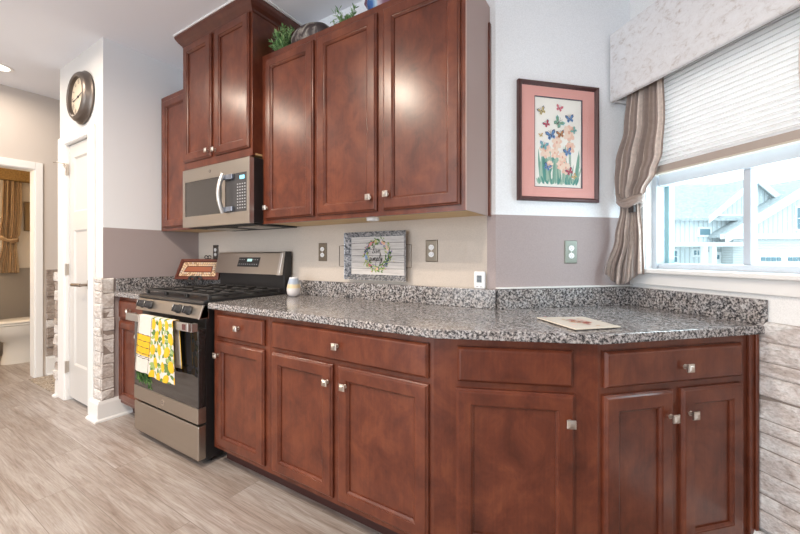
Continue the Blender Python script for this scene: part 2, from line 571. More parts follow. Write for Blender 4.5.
# stacked stone panels, each stone modelled in the panel's mesh
def stone_panel(name, x0, x1, z0, z1, y, loc, rz, rows=(0.05, 0.09), lens=(0.10, 0.26), dep=(0.012, 0.034), mats=None, seed=1, endcap=False):
    rnd = random.Random(seed)
    mb = MB()
    mb.box(x0, x1, y - 0.008, y, z0, z1, 2)
    z = z0
    while z < z1 - 0.01:
        h = min(rnd.uniform(*rows), z1 - z)
        if z1 - z - h < 0.03:
            h = z1 - z
        x = x0 - rnd.uniform(0, lens[0] * 0.6)
        while x < x1 - 0.005:
            w = rnd.uniform(*lens)
            a, b = max(x, x0), min(x + w, x1)
            if b - a > 0.02:
                d = rnd.uniform(*dep)
                g = 0.0006
                j = lambda k=0.006: rnd.uniform(-k, k)
                mi = 0 if rnd.random() < 0.66 else 1
                back = [(a + g, y, z + g), (b - g, y, z + g), (b - g, y, z + h - g), (a + g, y, z + h - g)]
                front = [(a + g + 0.004, y - d + j(), z + g + 0.004 + abs(j(0.004))), (b - g - 0.004, y - d + j(), z + g + 0.004 + abs(j(0.004))),
                         (b - g - 0.004, y - d + j(), z + h - g - 0.004 - abs(j(0.004))), (a + g + 0.004, y - d + j(), z + h - g - 0.004 - abs(j(0.004)))]
                edge = [(p[0] + (0.0), (p[1] + q[1]) / 2, (p[2])) for p, q in zip(back, front)]
                mb.loft([back, edge, front], cap0=False, m=mi)
            x += w
        z += h
    o = mb.build(name, mats or [M_STONE, M_STONE_B, M_GROUT], bevel=0.004, seg=1)
    return struct(place(o, loc, rz))
stone_panel('trim_1', -3.345, SIDE_X + 0.014, 0.145, 1.025, CL - 0.002, (0, 0, 0), 0, (0.06, 0.11), (0.16, 0.2), (0.014, 0.020), [M_STONE, M_STONE, M_GROUT], seed=3)
stone_panel('trim_2', CL - 0.016, 1.186, 0.145, 1.025, -0.001, (SIDE_X, 0, 0), 90, (0.06, 0.11), (0.12, 0.2), (0.009, 0.014), [M_STONE, M_STONE, M_GROUT], seed=3)
stone_panel('trim_3', -4.150, -4.085, 0.145, 1.05, CL - 0.002, (0, 0, 0), 0, (0.05, 0.10), (0.2, 0.3), (0.022, 0.034), [M_STONE_B, M_STONE, M_GROUT], seed=5)
stone_panel('trim_4', 1.235, 2.95, 0.19, 1.05, -0.002, (FAR_X, 0, 0), 90, (0.05, 0.10), (0.09, 0.2), (0.012, 0.034), [M_STONE_B, M_STONE, M_GROUT], seed=6)
stone_panel('trim_5', 0.605, 3.2, 0.14, 0.935, -0.002, (KD.x, KD.y, 0), -45, (0.05, 0.105), (0.16, 0.48), (0.010, 0.020), [M_STONE_W, M_STONE_W, M_GROUT], seed=11)
# white scribe strip beside the end panel
struct(place(MB().box(0.588, 0.604, -0.035, 0.0, 0.13, 0.89).build('trim_6', M_TRIM), (KD.x, KD.y, 0), -45))

# closet door with casing
mb = MB()
cz = 2.165
mb.box(-4.085, -3.945, -0.02, 0, 0.0, cz).box(-3.455, -3.362, -0.02, 0, 0.0, cz).box(-3.945, -3.455, -0.02, 0, 2.10, cz)
mb.box(-3.945, -3.935, -0.014, 0.11, 0, 2.10).box(-3.465, -3.455, -0.014, 0.11, 0, 2.10).box(-3.945, -3.455, -0.014, 0.11, 2.095, 2.105)
struct(place(mb.build('trim_7', M_TRIM, bevel=0.004), (0, CL, 0), 0))
door = thing('door_1', '', 'door', (-3.93, CL + 0.012, 0.03))
for k in ('label', 'category'):
    del door[k]
door['kind'] = 'structure'
DW, DH = 0.46, 2.06
mb = MB()
def door_panel(mb, x0, x1, z0, z1, y, m=0):
    def rect(i, yy):
        return [(x0 + i, yy, z0 + i), (x1 - i, yy, z0 + i), (x1 - i, yy, z1 - i), (x0 + i, yy, z1 - i)]
    mb.loft([rect(0, y), rect(0.003, y + 0.001), rect(0.016, y + 0.011), rect(0.022, y + 0.011)], cap0=False, m=m)
pans = [(0.095, 0.365, 0.27, 1.365), (0.095, 0.365, 1.51, 1.955)]
xs = [0, 0.095, 0.365, DW]; zs = [0, 0.27, 1.365, 1.51, 1.955, DH]
for i in range(3):
    for j in range(5):
        if i == 1 and j in (1, 3):
            continue
        mb.poly([(xs[i], 0, zs[j]), (xs[i + 1], 0, zs[j]), (xs[i + 1], 0, zs[j + 1]), (xs[i], 0, zs[j + 1])])
for p in pans:
    door_panel(mb, *p, 0.0)
mb.box(0, DW, 0.012, 0.035, 0, DH)
mb.poly([(0, 0, 0), (0, 0.012, 0), (0, 0.012, DH), (0, 0, DH)]).poly([(DW, 0, 0), (DW, 0.012, 0), (DW, 0.012, DH), (DW, 0, DH)])
mb.poly([(0, 0, 0), (DW, 0, 0), (DW, 0.012, 0), (0, 0.012, 0)])
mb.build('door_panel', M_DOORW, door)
mb = MB()
mb.box(0.390, 0.440, -0.008, 0, 0.90, 0.97)
mb.lathe([(0.011, 0), (0.011, 0.05)], (0.415, -0.008, 0.935), 'y', 12)
mb.tube([(0.415, -0.055, 0.935), (0.36, -0.060, 0.935), (0.255, -0.060, 0.932)], [0.014, 0.013, 0.012], 10)
mb.build('door_handle', mat('dark_nickel', (0.34, 0.29, 0.25), 0.4, metal=1.0), door, bevel=0.002, smooth=40)
for hz in (0.245, 1.045, 1.865):
    mb = MB()
    mb.box(-0.025, -0.002, -0.018, -0.002, hz - 0.045, hz + 0.045)
    mb.lathe([(0.007, -0.048), (0.007, 0.048)], (-0.004, -0.022, hz), 'z', 10)
    mb.build('door_hinge', M_NICKEL, door)
mb = MB()
mb.tube([(-0.004, -0.03, 1.915), (-0.03, -0.07, 1.917), (-0.055, -0.085, 1.917)], 0.006, 8)
mb.tube([(-0.004, -0.03, 1.905), (0.02, -0.045, 1.89), (0.03, -0.03, 1.85)], 0.006, 8)
mb.build('door_stop', M_NICKEL, door)

# bathroom doorway casing and jamb
mb = MB()
mb.box(1.158, 1.212, -0.018, 0, 0, 2.095).box(0.27, 0.33, -0.018, 0, 0, 2.095).box(0.33, 1.158, -0.018, 0, 2.025, 2.095)
mb.box(1.150, 1.158, -0.005, 0.125, 0, 2.025).box(0.33, 0.338, -0.005, 0.125, 0, 2.025).box(0.33, 1.158, -0.005, 0.125, 2.018, 2.03)
struct(place(mb.build('trim_8', M_TRIM, bevel=0.003), (FAR_X, 0, 0), 90))

# caulk line on the granite backsplash of the diagonal wall
mb = MB()
mb.box(0.0, 0.798, -0.024, 0.0, 1.022, 1.029)
struct(place(mb.build('trim_9', M_CAULK), (KC.x, KC.y, 0), 45))

# window over the counter
win = bpy.data.objects.new('window_1', None)
C.objects.link(win)
place(win, (KD.x, KD.y, 0), -45)
struct(win)
x0, x1, z0, z1 = WIN
mb = MB()
mb.box(x0, x0 + 0.030, 0.035, 0.10, z0, z1).box(x1 - 0.04, x1, 0.035, 0.10, z0, z1)
mb.box(x0 + 0.04, x1 - 0.04, 0.035, 0.10, z0, z0 + 0.03).box(x0 + 0.04, x1 - 0.04, 0.035, 0.10, z1 - 0.04, z1)
mb.box(x0 + 0.04, x1 - 0.04, 0.035, 0.10, 1.542, 1.60)
mb.build('window_frame', mat('white_vinyl', (0.58, 0.62, 0.68), 0.35), win, bevel=0.003)
mb = MB()
mb.box(0.514, 0.543, 0.05, 0.085, z0 + 0.03, 1.542)
mb.build('window_mullion', mat('grey_vinyl', (0.50, 0.54, 0.60), 0.35), win, bevel=0.003)
mb = MB()
mb.box(x0 + 0.026, x0 + 0.054, 0.086, 0.12, z0 + 0.03, 1.542).box(x1 - 0.068, x1 - 0.04, 0.086, 0.12, z0 + 0.03, 1.542)
mb.build('sash_stile', mat('tinted_sash', (0.25, 0.36, 0.36), 0.3), win)
mb = MB()
mb.box(x0 + 0.04, x1 - 0.04, 0.068, 0.073, z0 + 0.028, 1.545).box(x0 + 0.04, x1 - 0.04, 0.068, 0.073, 1.598, z1 - 0.035)
mb.build('window_glass', M_PANE, win)
mb = MB()
mb.box(0.035, 0.10, -0.018, 0, 1.11, 2.13).box(0.93, 0.995, -0.018, 0, 1.11, 2.13).box(0.10, 0.93, -0.018, 0, 2.06, 2.13)
mb.box(0.10, 0.104, -0.002, 0.036, z0, z1).box(0.926, 0.93, -0.002, 0.036, z0, z1)
mb.build('window_casing', M_TRIM, win, bevel=0.003)
mb = MB()
mb.box(0.015, 1.03, -0.055, 0.036, 1.098, 1.120)
mb.build('window_sill', M_TRIM, win, bevel=0.006, seg=3)
mb = MB()
mb.box(0.03, 1.01, -0.02, 0, 1.038, 1.098)
mb.build('window_apron', M_TRIM, win, bevel=0.004)

# ------------------------------------------------------------------ cabinet builders
def shaker(mb, x0, x1, z0, z1, y, t=0.02, rail=0.052, m=0):
    def rect(i, yy):
        return [(x0 + i, yy, z0 + i), (x1 - i, yy, z0 + i), (x1 - i, yy, z1 - i), (x0 + i, yy, z1 - i)]
    mb.loft([rect(0, y), rect(0, y - t + 0.010), rect(0.003, y - t + 0.007), rect(0.005, y - t + 0.0065), rect(0.0095, y - t + 0.001), rect(0.012, y - t),
             rect(rail, y - t), rect(rail + 0.001, y - t + 0.003), rect(rail + 0.004, y - t + 0.0035), rect(rail + 0.0095, y - t + 0.0085), rect(rail + 0.011, y - t + 0.0092), rect(rail + 0.0113, y - t + 0.0145)], m=m)
def slab(mb, x0, x1, z0, z1, y, t=0.02, m=0):
    def rect(i, yy):
        return [(x0 + i, yy, z0 + i), (x1 - i, yy, z0 + i), (x1 - i, yy, z1 - i), (x0 + i, yy, z1 - i)]
    mb.loft([rect(0, y), rect(0, y - t + 0.010), rect(0.003, y - t + 0.007), rect(0.008, y - t + 0.0015), rect(0.012, y - t)], m=m)
def knob(parent, x, y, z):
    mb = MB()
    mb.lathe([(0.009, 0), (0.009, 0.002), (0.0055, 0.004), (0.0055, 0.016), (0.008, 0.019)], (x, y, z), 'y', 12)
    s = 0.0145
    def sq(h, yy):
        return [(x - h, yy, z - h), (x + h, yy, z - h), (x + h, yy, z + h), (x - h, yy, z + h)]
    mb.loft([sq(s - 0.002, y - 0.017), sq(s, y - 0.019), sq(s, y - 0.024), sq(s - 0.003, y - 0.0255), sq(s - 0.0045, y - 0.0255), sq(s - 0.009, y - 0.030)])
    return mb.build('knob', M_NICKEL, parent)
def door_part(parent, x0, x1, z0, z1, y=0.0, kn=None, rail=0.052):
    mb = MB()
    shaker(mb, x0, x1, z0, z1, y, rail=rail)
    d = mb.build('door', M_WOOD, parent)
    if kn:
        knob(d, kn[0], y - 0.02, kn[1])
    return d
def drawer_part(parent, x0, x1, z0, z1, y=0.0, kn=None):
    mb = MB()
    slab(mb, x0, x1, z0, z1, y)
    d = mb.build('drawer', M_WOOD, parent)
    if kn:
        knob(d, kn[0], y - 0.02, kn[1])
    return d

BASE_H = 0.889
def base_cabinet(label, loc, rz, w, poly=None, kick=None):
    t = thing('base_cabinet', label, 'cabinet', loc, rz)
    mb = MB()
    poly = poly or [(0, 0), (w, 0), (w, 0.588), (0, 0.588)]
    mb.prism(poly, 0.10, BASE_H)
    mb.build('body', M_WOOD, t)
    mb = MB()
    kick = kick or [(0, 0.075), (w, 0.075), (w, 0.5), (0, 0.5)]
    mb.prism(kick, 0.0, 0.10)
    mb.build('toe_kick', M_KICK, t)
    return t
YF = 1.222
DZ, DT, RZ0, RZ1 = 0.127, 0.710, 0.732, 0.862
# narrow one left of the range
t = base_cabinet('narrow dark cherry base cabinet squeezed between the stone pillar and the range', (-3.228, YF, 0), 0, 0.425)
door_part(t, 0.02, 0.405, DZ, DT, kn=(0.345, 0.63))
drawer_part(t, 0.02, 0.405, RZ0, RZ1, kn=(0.213, 0.797))
# right of the range
t = base_cabinet('slim cherry base cabinet with one drawer and one door, right beside the range', (-2.015, YF, 0), 0, 0.484)
door_part(t, 0.040, 0.448, DZ, DT, kn=(0.066, 0.636))
drawer_part(t, 0.048, 0.448, RZ0, RZ1, kn=(0.25, 0.803))
# wide double
t = base_cabinet('widest cherry base cabinet, two doors side by side below one long drawer front', (-1.530, YF, 0), 0, 0.910)
door_part(t, 0.022, 0.421, DZ, DT, kn=(0.400, 0.636))
door_part(t, 0.452, 0.892, DZ, DT, kn=(0.500, 0.634))
drawer_part(t, 0.026, 0.892, RZ0, RZ1, kn=(0.455, 0.799))
# angled
def to_local(P, ang, pts):
    a = R(-ang)
    return [((x - P.x) * math.cos(a) - (y - P.y) * math.sin(a), (x - P.x) * math.sin(a) + (y - P.y) * math.cos(a)) for x, y in pts]
nB = Vector((-s45, s45)); dB = Vector((s45, s45))
B2 = B + nB * 0.594
A2 = Vector((A.x, 1.810))
ang_mid = math.degrees(math.atan2(B.y - A.y, B.x - A.x))
mid_w = (B - A).length
C2 = KC + Vector((0.001, -0.008))
pm = to_local(A, ang_mid, [tuple(A), tuple(B), tuple(B2), tuple(C2), tuple(A2)])
km = to_local(A, ang_mid, [(A.x + 0.001, A.y + 0.08), (B.x - 0.045, B.y + 0.06), tuple(B2 - nB * 0.1), (A2.x + 0.002, A2.y - 0.1)])
t = base_cabinet('angled cherry base cabinet at the counter bend with a single door and knobless drawer front', (A.x, A.y, 0), ang_mid, mid_w, pm, km)
door_part(t, 0.080, 0.486, DZ, 0.707, kn=(0.466, 0.617))
drawer_part(t, 0.085, 0.479, RZ0, 0.858)
# end cabinet
end_w = (E_END - B).length
pe = to_local(B, 45, [tuple(B), tuple(E_END), tuple(E_END + nB * 0.585), tuple(B2 - nB * 0.008)])
t = base_cabinet('cherry base cabinet at the stone wall end of the counter with two narrow doors', (B.x, B.y, 0), 45, end_w, pe,
                 [(0.045, 0.075), (end_w - 0.01, 0.075), (end_w - 0.01, 0.5), (0.045, 0.5)])
door_part(t, 0.017, 0.307, DZ, 0.706, kn=(0.300 - 0.014, 0.615))
door_part(t, 0.344, 0.633, DZ, 0.706, kn=(0.394 - 0.02, 0.618))
drawer_part(t, 0.020, 0.626, RZ0, 0.858, kn=(0.350, 0.788))
mb = MB()
mb.box(0.668, end_w, -0.012, 0.0, 0.10, BASE_H).box(0.690, 0.704, -0.020, -0.012, 0.10, BASE_H)
mb.build('end_stile', M_WOOD, t, bevel=0.003)

# countertops
CT0, CT1, BS = 0.8895, 0.9225, 1.019
def slabtop(mb, poly, z0, z1):
    mb.prism(poly, z0, z1)
front = [(-2.018, 1.183), (-0.604, 1.183), (-0.086, 1.398), (0.420, 1.905)]
fr_end = ww(0.636, -0.003, 0); 
front[-1] = (fr_end.x, fr_end.y)
Ke = KD + Vector((0, -0.004))
back = [(Ke.x, Ke.y), (KC.x + 0.002, KC.y - 0.006), (-2.018, 1.811)]
ct = thing('countertop', 'long speckled granite countertop bending twice from the range to the window wall', 'countertop', (-2.018, 1.183, CT0))
def shift(poly, o):
    return [(x - o[0], y - o[1]) for x, y in poly]
O = (-2.018, 1.183)
mb = MB()
mb.prism(shift(front + back, O), 0, CT1 - CT0)
mb.build('worktop', M_GRANITE, ct, bevel=0.004)
bt = 0.022
mb = MB()
mb.prism(shift([(-2.018, 1.811 - bt), (KC.x + 0.008, 1.811 - bt), (KC.x + 0.002, 1.811), (-2.018, 1.811)], O), CT1 - CT0, BS - CT0)
mb.build('backsplash', M_GRANITE, ct, bevel=0.002)
mb = MB()
k1 = KC + Vector((0.004, -0.004)); k2 = KD + Vector((0.0, -0.006))
rn = Vector((s45, -s45))
mb.prism(shift([tuple(k1 + rn * bt + dd * 0.010), tuple(k2 + rn * bt), tuple(k2), tuple(k1)], O), CT1 - CT0, BS - CT0)
mb.build('backsplash', M_GRANITE, ct, bevel=0.002)
mb = MB()
wl = [ww(0.026, -0.003, 0), ww(0.636, -0.003, 0), ww(0.636, -0.003 - bt, 0), ww(0.026, -0.003 - bt, 0)]
mb.prism(shift([(p.x, p.y) for p in wl], O), CT1 - CT0, BS - CT0)
mb.build('backsplash', M_GRANITE, ct, bevel=0.002)

ct = thing('countertop', 'short granite countertop piece between the stone pillar and the range', 'countertop', (-3.231, 1.183, CT0))
O = (-3.231, 1.183)
mb = MB()
mb.prism(shift([(-3.231, 1.183), (-2.803, 1.183), (-2.803, 1.811), (-3.231, 1.811)], O), 0, CT1 - CT0)
mb.build('worktop', M_GRANITE, ct, bevel=0.004)
mb = MB()
mb.prism(shift([(-3.231, 1.195), (-3.231 + bt, 1.195), (-3.231 + bt, 1.811), (-3.231, 1.811)], O), CT1 - CT0, BS - CT0)
mb.build('backsplash', M_GRANITE, ct, bevel=0.002)
mb = MB()
mb.prism(shift([(-3.208, 1.811 - bt), (-2.803, 1.811 - bt), (-2.803, 1.811), (-3.208, 1.811)], O), CT1 - CT0, BS - CT0)
mb.build('backsplash', M_GRANITE, ct, bevel=0.002)

# upper cabinets
UF = 1.505
U0, U1 = 1.384, 2.435
def upper(label, x, w, yf, z0, z1, depth):
    t = thing('wall_cabinet', label, 'cabinet', (x, yf, z0))
    mb = MB()
    h = z1 - z0
    mb.prism([(0, 0), (w, 0), (w, depth), (0, depth)], 0.018, h, mtop=0)
    mb.build('body', M_WOOD, t)
    mb = MB()
    mb.box(0, w, 0, 0.02, 0, 0.018, 0)
    mb.build('bottom_rail', M_WOOD, t)
    mb = MB()
    mb.box(0.0, w, 0.02, depth, 0.006, 0.018)
    mb.build('underside', M_MAPLE, t)
    return t
t = upper('cherry wall cabinet at far left, partly behind the microwave', -3.222, 0.470, UF, U0, 2.455, 0.308)
door_part(t, 0.045, 0.445, 0.025, 1.03)
TF = 1.435
t = upper('tall cherry wall cabinet above the microwave reaching the ceiling with crown moulding', -2.738, 0.772, TF, 1.802, 2.70, 0.378)
door_part(t, 0.005, 0.350, 0.050, 0.880, kn=(0.330, 0.088))
door_part(t, 0.390, 0.752, 0.050, 0.880, kn=(0.412, 0.082))
mb = MB()
prof = [(0.0, 0.0), (0.006, 0.006), (0.010, 0.016), (0.026, 0.034), (0.040, 0.056), (0.046, 0.070), (0.046, 0.080)]
o_ = 0.875
loops = []
for o, z in prof:
    loops.append([(-o, -o - 0.004, o_ + z), (0.772 + o, -o - 0.004, o_ + z), (0.772 + o, 0.378, o_ + z), (-o, 0.378, o_ + z)])
mb.loft(loops)
mb.build('crown_moulding', m_wood('crown_wood', (0.07, 0.018, 0.011), (0.10, 0.026, 0.015), (0.13, 0.036, 0.020)), t)
mb = MB()
mb.box(-0.052, 0.834, -0.056, 0.378, o_ + 0.080, CEIL - 1.802)
mb.build('ceiling_filler', M_TRIM, t)
t = upper('single-door cherry wall cabinet just right of the microwave', -1.964, 0.464, UF, U0, U1, 0.308)
door_part(t, 0.040, 0.452, 0.025, 1.012, kn=(0.068, 0.095))
t = upper('double-door cherry wall cabinet, last one before the outer wall corner', -1.499, 0.888, UF, U0, U1, 0.308)
door_part(t, 0.017, 0.423, 0.025, 1.012, kn=(0.388, 0.093))
door_part(t, 0.462, 0.866, 0.025, 1.012, kn=(0.492, 0.100))
mb = MB()
mb.box(0.888, 0.892, 0.0, 0.308, 0.0, 1.05)
mb.build('end_panel', M_SKIN, t)
mb = MB()
mb.box(0.892, 0.900, 0.284, 0.308, 0.0, 0.96)
mb.build('scribe_moulding', M_WOOD, t)
mb = MB()
mb.lathe([(0.032, -0.012), (0.034, -0.010), (0.034, 0.006)], (0.325, 0.09, 0.0), 'z', 20)
mb.build('puck_light', M_WHITEP, t, smooth=40)

# ------------------------------------------------------------------ range
rg = thing('gas_range', 'freestanding stainless gas range with black cooktop between the base cabinets', 'range', (-2.797, 1.14, 0))
RW = 0.762
mb = MB()
mb.box(0.004, RW - 0.004, 0.045, 0.655, 0.03, 0.905)
mb.build('body', M_BLACK, rg, bevel=0.003)
for fx in (0.05, RW - 0.05):
    for fy in (0.09, 0.60):
        MB().lathe([(0.016, 0), (0.016, 0.035)], (fx, fy, 0), 'z', 10).build('foot', M_BLACKM, rg)
mb = MB()
mb.box(0, RW, 0.0, 0.045, 0.045, 0.235)
mb.build('warming_drawer', M_STEEL, rg, bevel=0.005)
mb = MB()
mb.box(0.30, 0.42, 0.004, 0.012, 0.228, 0.2375)
dr = mb.build('drawer_pull', M_BLACKM, rg)
# oven door
od = MB().box(0, RW, 0.0, 0.045, 0.335, 0.775).build('oven_door', M_GLASSBLK, rg, bevel=0.004)
MB().box(0, RW, -0.002, 0.045, 0.248, 0.335).build('lower_band', M_STEEL, od, bevel=0.003)
mb = MB()
mb.lathe([(0.019, 0), (0.019, 0.0015), (0.016, 0.002)], (0.375, -0.002, 0.293), 'y', 24)
mb.build('emblem', M_NICKEL, od)
mb = MB()
mb.tube([(0.375 + 0.012 * math.cos(a) * (1 if i % 2 else 0.55), -0.0045, 0.293 + 0.012 * math.sin(a) * (0.6 if i % 3 else 1)) for i, a in enumerate([k * PI / 5 for k in range(10)])], 0.0012, 5, closed=True)
mb.build('emblem_script', M_BOSS, od)
mb = MB()
# flat bar handle with end returns
mb.box(0.012, RW - 0.004, -0.056, -0.038, 0.772, 0.818)
mb.box(0.012, 0.042, -0.038, 0.0, 0.765, 0.812).box(RW - 0.034, RW - 0.004, -0.038, 0.0, 0.765, 0.812)
hd = mb.build('handle', M_STEEL2, od, bevel=0.004)
mb = MB()
mb.box(RW - 0.060, RW - 0.026, -0.0575, -0.055, 0.780, 0.812)
mb.build('handle_reflection', mat('maroon_reflection', (0.10, 0.03, 0.03), 0.4), hd)  # dark maroon reflection on the bar, painted as a thin plate
# control panel, leaning back
mb = MB()
mb.loft([[(x, 0.006, 0.832), (x, 0.032, 0.908), (x, 0.06, 0.908), (x, 0.06, 0.832)] for x in (0, RW)])
cp = mb.build('control_panel', M_STEEL, rg, bevel=0.003)
mb = MB()
mb.loft([[(RW - 0.012, 0.004, 0.832), (RW - 0.012, 0.030, 0.908), (RW, 0.030, 0.908), (RW, 0.004, 0.832)], [(RW - 0.012, 0.06, 0.832), (RW - 0.012, 0.06, 0.908), (RW, 0.06, 0.908), (RW, 0.06, 0.832)]])
mb.build('panel_end', M_STEEL2, cp)
tilt = Matrix.Rotation(R(-19), 4, 'X')
for kx in (0.085, 0.180, 0.525, 0.635):
    mb = MB()
    mb.lathe([(0.027, 0.0), (0.027, 0.006), (0.023, 0.010), (0.021, 0.030), (0.018, 0.034)], (0, 0, 0), 'y', 20)
    mb.box(-0.0045, 0.0045, -0.040, -0.03, -0.020, 0.020)
    k = mb.build('burner_knob', M_CHAR, rg, smooth=40)
    k.location = (kx, 0.018, 0.872)
    k.rotation_euler = (R(-19), 0, 0)
    MB().box(-0.0015, 0.0015, -0.0405, -0.0398, 0.002, 0.018).build('pointer', M_WHITEP, k)
# cooktop
mb = MB()
mb.loft([[(x, 0.026, 0.909), (x, 0.024, 0.918), (x, 0.032, 0.930), (x, 0.054, 0.935), (x, 0.60, 0.935), (x, 0.60, 0.909)] for x in (-0.002, RW + 0.002)])
ck = mb.build('cooktop', M_BLACK, rg, bevel=0.002)
for gx, gw in ((0.02, 0.235), (0.262, 0.238), (0.507, 0.235)):
    mb = MB()
    z = 0.965
    y0, y1 = 0.075, 0.565
    bw = 0.006
    xs3 = (gx, gx + gw)
    for x in xs3:
        mb.box(x - bw, x + bw, y0, y1, z - 0.012, z)
    for y in (y0, (y0 + y1) / 2, y1):
        mb.box(gx, gx + gw, y - bw, y + bw, z - 0.012, z)
    cx = gx + gw / 2
    for cy in (y0 + 0.125, y1 - 0.125):
        for a in range(4):
            dx, dy = ((1, 0), (-1, 0), (0, 1), (0, -1))[a]
            if dx:
                mb.box(min(cx + dx * 0.03, cx + dx * gw / 2), max(cx + dx * 0.03, cx + dx * gw / 2), cy - bw, cy + bw, z - 0.010, z + 0.002)
            else:
                mb.box(cx - bw, cx + bw, min(cy + dy * 0.03, cy + dy * 0.12), max(cy + dy * 0.03, cy + dy * 0.12), z - 0.010, z + 0.002)
    for x in xs3:
        for y in (y0, y1):
            mb.box(x - 0.009, x + 0.009, y - 0.009, y + 0.009, 0.935, z)
    mb.build('grate', M_IRON, rg, bevel=0.002, seg=1)
for bx, by, br in ((0.137, 0.20, 0.042), (0.137, 0.44, 0.036), (0.381, 0.32, 0.045), (0.624, 0.20, 0.048), (0.624, 0.44, 0.034)):
    mb = MB()
    mb.lathe([(br + 0.012, 0), (br + 0.010, 0.006), (br, 0.010), (br, 0.016), (br - 0.004, 0.020)], (bx, by, 0.935), 'z', 20)
    mb.build('burner', M_IRON, rg, smooth=40)
# backguard
mb = MB()
mb.box(0.004, RW - 0.004, 0.60, 0.66, 0.905, 1.06)
bgd = mb.build('backguard', M_BLACK, rg, bevel=0.003)
mb = MB()
mb.loft([[(x, 0.555, 1.055), (x, 0.590, 1.205), (x, 0.598, 1.213), (x, 0.655, 1.213), (x, 0.66, 1.055)] for x in (0.0, RW - 0.022)])
pn = mb.build('back_panel', M_STEEL, rg, bevel=0.002)
mb = MB()
mb.loft([[(x, 0.553, 1.052), (x, 0.588, 1.207), (x, 0.598, 1.216), (x, 0.61, 1.216), (x, 0.585, 1.052)] for x in (RW - 0.030, RW - 0.002)])
mb.build('end_cap', M_STEEL2, pn, bevel=0.003)
mb = MB()
mb.loft([[(x, 0.585, 1.053), (x, 0.61, 1.217), (x, 0.66, 1.217), (x, 0.66, 1.053)] for x in (RW - 0.020, RW + 0.002)])
mb.build('end_cap_side', M_BLACK, pn)
def on_panel(x, v, lift=0.001):
    """point on the leaning back panel: x along, v 0..1 up its face"""
    return (x, 0.555 + 0.035 * v - lift, 1.055 + 0.15 * v)
mb = MB()
mb.poly([on_panel(0.275, 0.34), on_panel(0.520, 0.34), on_panel(0.528, 0.80), on_panel(0.283, 0.80)])
dp = mb.build('display_panel', M_BLACK, pn, solid=0.001)
mb = MB()
mb.poly([on_panel(0.385, 0.60, 0.003), on_panel(0.440, 0.60, 0.003), on_panel(0.441, 0.73, 0.003), on_panel(0.386, 0.73, 0.003)])
mb.build('clock_readout', M_CYAN2, dp, solid=0.0006)
mb = MB()
for r_ in range(2):
    for c_ in range(9):
        if r_ == 1 and 3 <= c_ <= 5:
            continue
        x = 0.292 + c_ * 0.0255
        v = 0.45 + r_ * 0.22
        mb.poly([on_panel(x, v, 0.003), on_panel(x + 0.011, v, 0.003), on_panel(x + 0.011, v + 0.035, 0.003), on_panel(x, v + 0.035, 0.003)])
mb.build('touch_legend', M_GREYBTN, dp)

# ------------------------------------------------------------------ microwave
mw = thing('microwave', 'stainless over-the-range microwave with black side under the tall cabinet', 'microwave', (-2.706, 1.405, 1.385))
MW, MH = 0.752, 0.405
mb = MB()
mb.box(0.0, MW, 0.03, 0.405, 0.004, MH)
mb.build('body', M_BLACK, mw, bevel=0.003)
mb = MB()
ff = lambda a, b, c, d: mb.box(a, b, 0.0, 0.03, c, d)
ff(0, MW, 0.315, MH - 0.003); ff(0, MW, 0.0, 0.075); ff(0, 0.030, 0.075, 0.315); ff(0.725, MW, 0.075, 0.315); ff(0.470, 0.505, 0.075, 0.315)
fc = mb.build('face_frame', M_STEEL, mw, weld=False)
mb = MB()
mb.box(MW - 0.0015, MW + 0.001, -0.0015, 0.030, 0.0, MH - 0.003)
mb.build('bright_edge', M_STEEL2, fc)
mb = MB()
mb.box(0.030, 0.470, 0.004, 0.03, 0.075, 0.315)
wn = mb.build('door_window', M_MWGLASS, mw)
mb = MB()
mb.box(0.505, 0.725, 0.002, 0.03, 0.075, 0.315)
pl = mb.build('control_panel', M_CHAR, mw)
mb = MB()
mb.box(0.655, 0.700, 0.0005, 0.003, 0.275, 0.297)
mb.build('display', M_CYAN, pl)
mb = MB()
rnd = random.Random(2)
for r_ in range(9):
    for c_ in range(4):
        x = 0.628 + c_ * 0.024; z = 0.094 + r_ * 0.0185
        mb.box(x, x + 0.010, 0.0008, 0.003, z, z + 0.0065)
mb.build('keypad', M_GREYBTN, pl)
mb = MB()
mb.tube([(0.512, -0.020 - 0.030 * math.sin(PI * k / 10), 0.072 + 0.246 * k / 10) for k in range(11)], 0.014, 10)
hh = mb.build('handle', M_STEEL2, mw, smooth=50)
M_BRK = mat('blue_grey_metal', (0.30, 0.33, 0.40), 0.3, metal=0.9)
for za in (0.078, 0.280):
    MB().box(0.505, 0.600, -0.018, 0.002, za, za + 0.032).build('handle_bracket', M_BRK, hh, bevel=0.004)
mb = MB()
mb.lathe([(0.011, 0), (0.011, 0.0012)], (0.335, 0.0, 0.362), 'y', 20)
mb.build('emblem', M_BOSS, fc)
mb = MB()
mb.tube([(0.335 + 0.007 * math.cos(a) * (1 if i % 2 else 0.5), -0.0018, 0.362 + 0.007 * math.sin(a)) for i, a in enumerate([k * PI / 4 for k in range(8)])], 0.0009, 5, closed=True)
mb.build('emblem_script', M_NICKEL, fc)
mb = MB()
mb.box(0.02, MW - 0.02, 0.03, 0.39, -0.004, 0.004)
vn = mb.build('vent_base', M_BLACKM, mw)
for k in range(2):
    MB().box(0.10 + k * 0.36, 0.32 + k * 0.36, 0.12, 0.30, -0.008, -0.004).build('grease_filter', M_STEEL, vn)

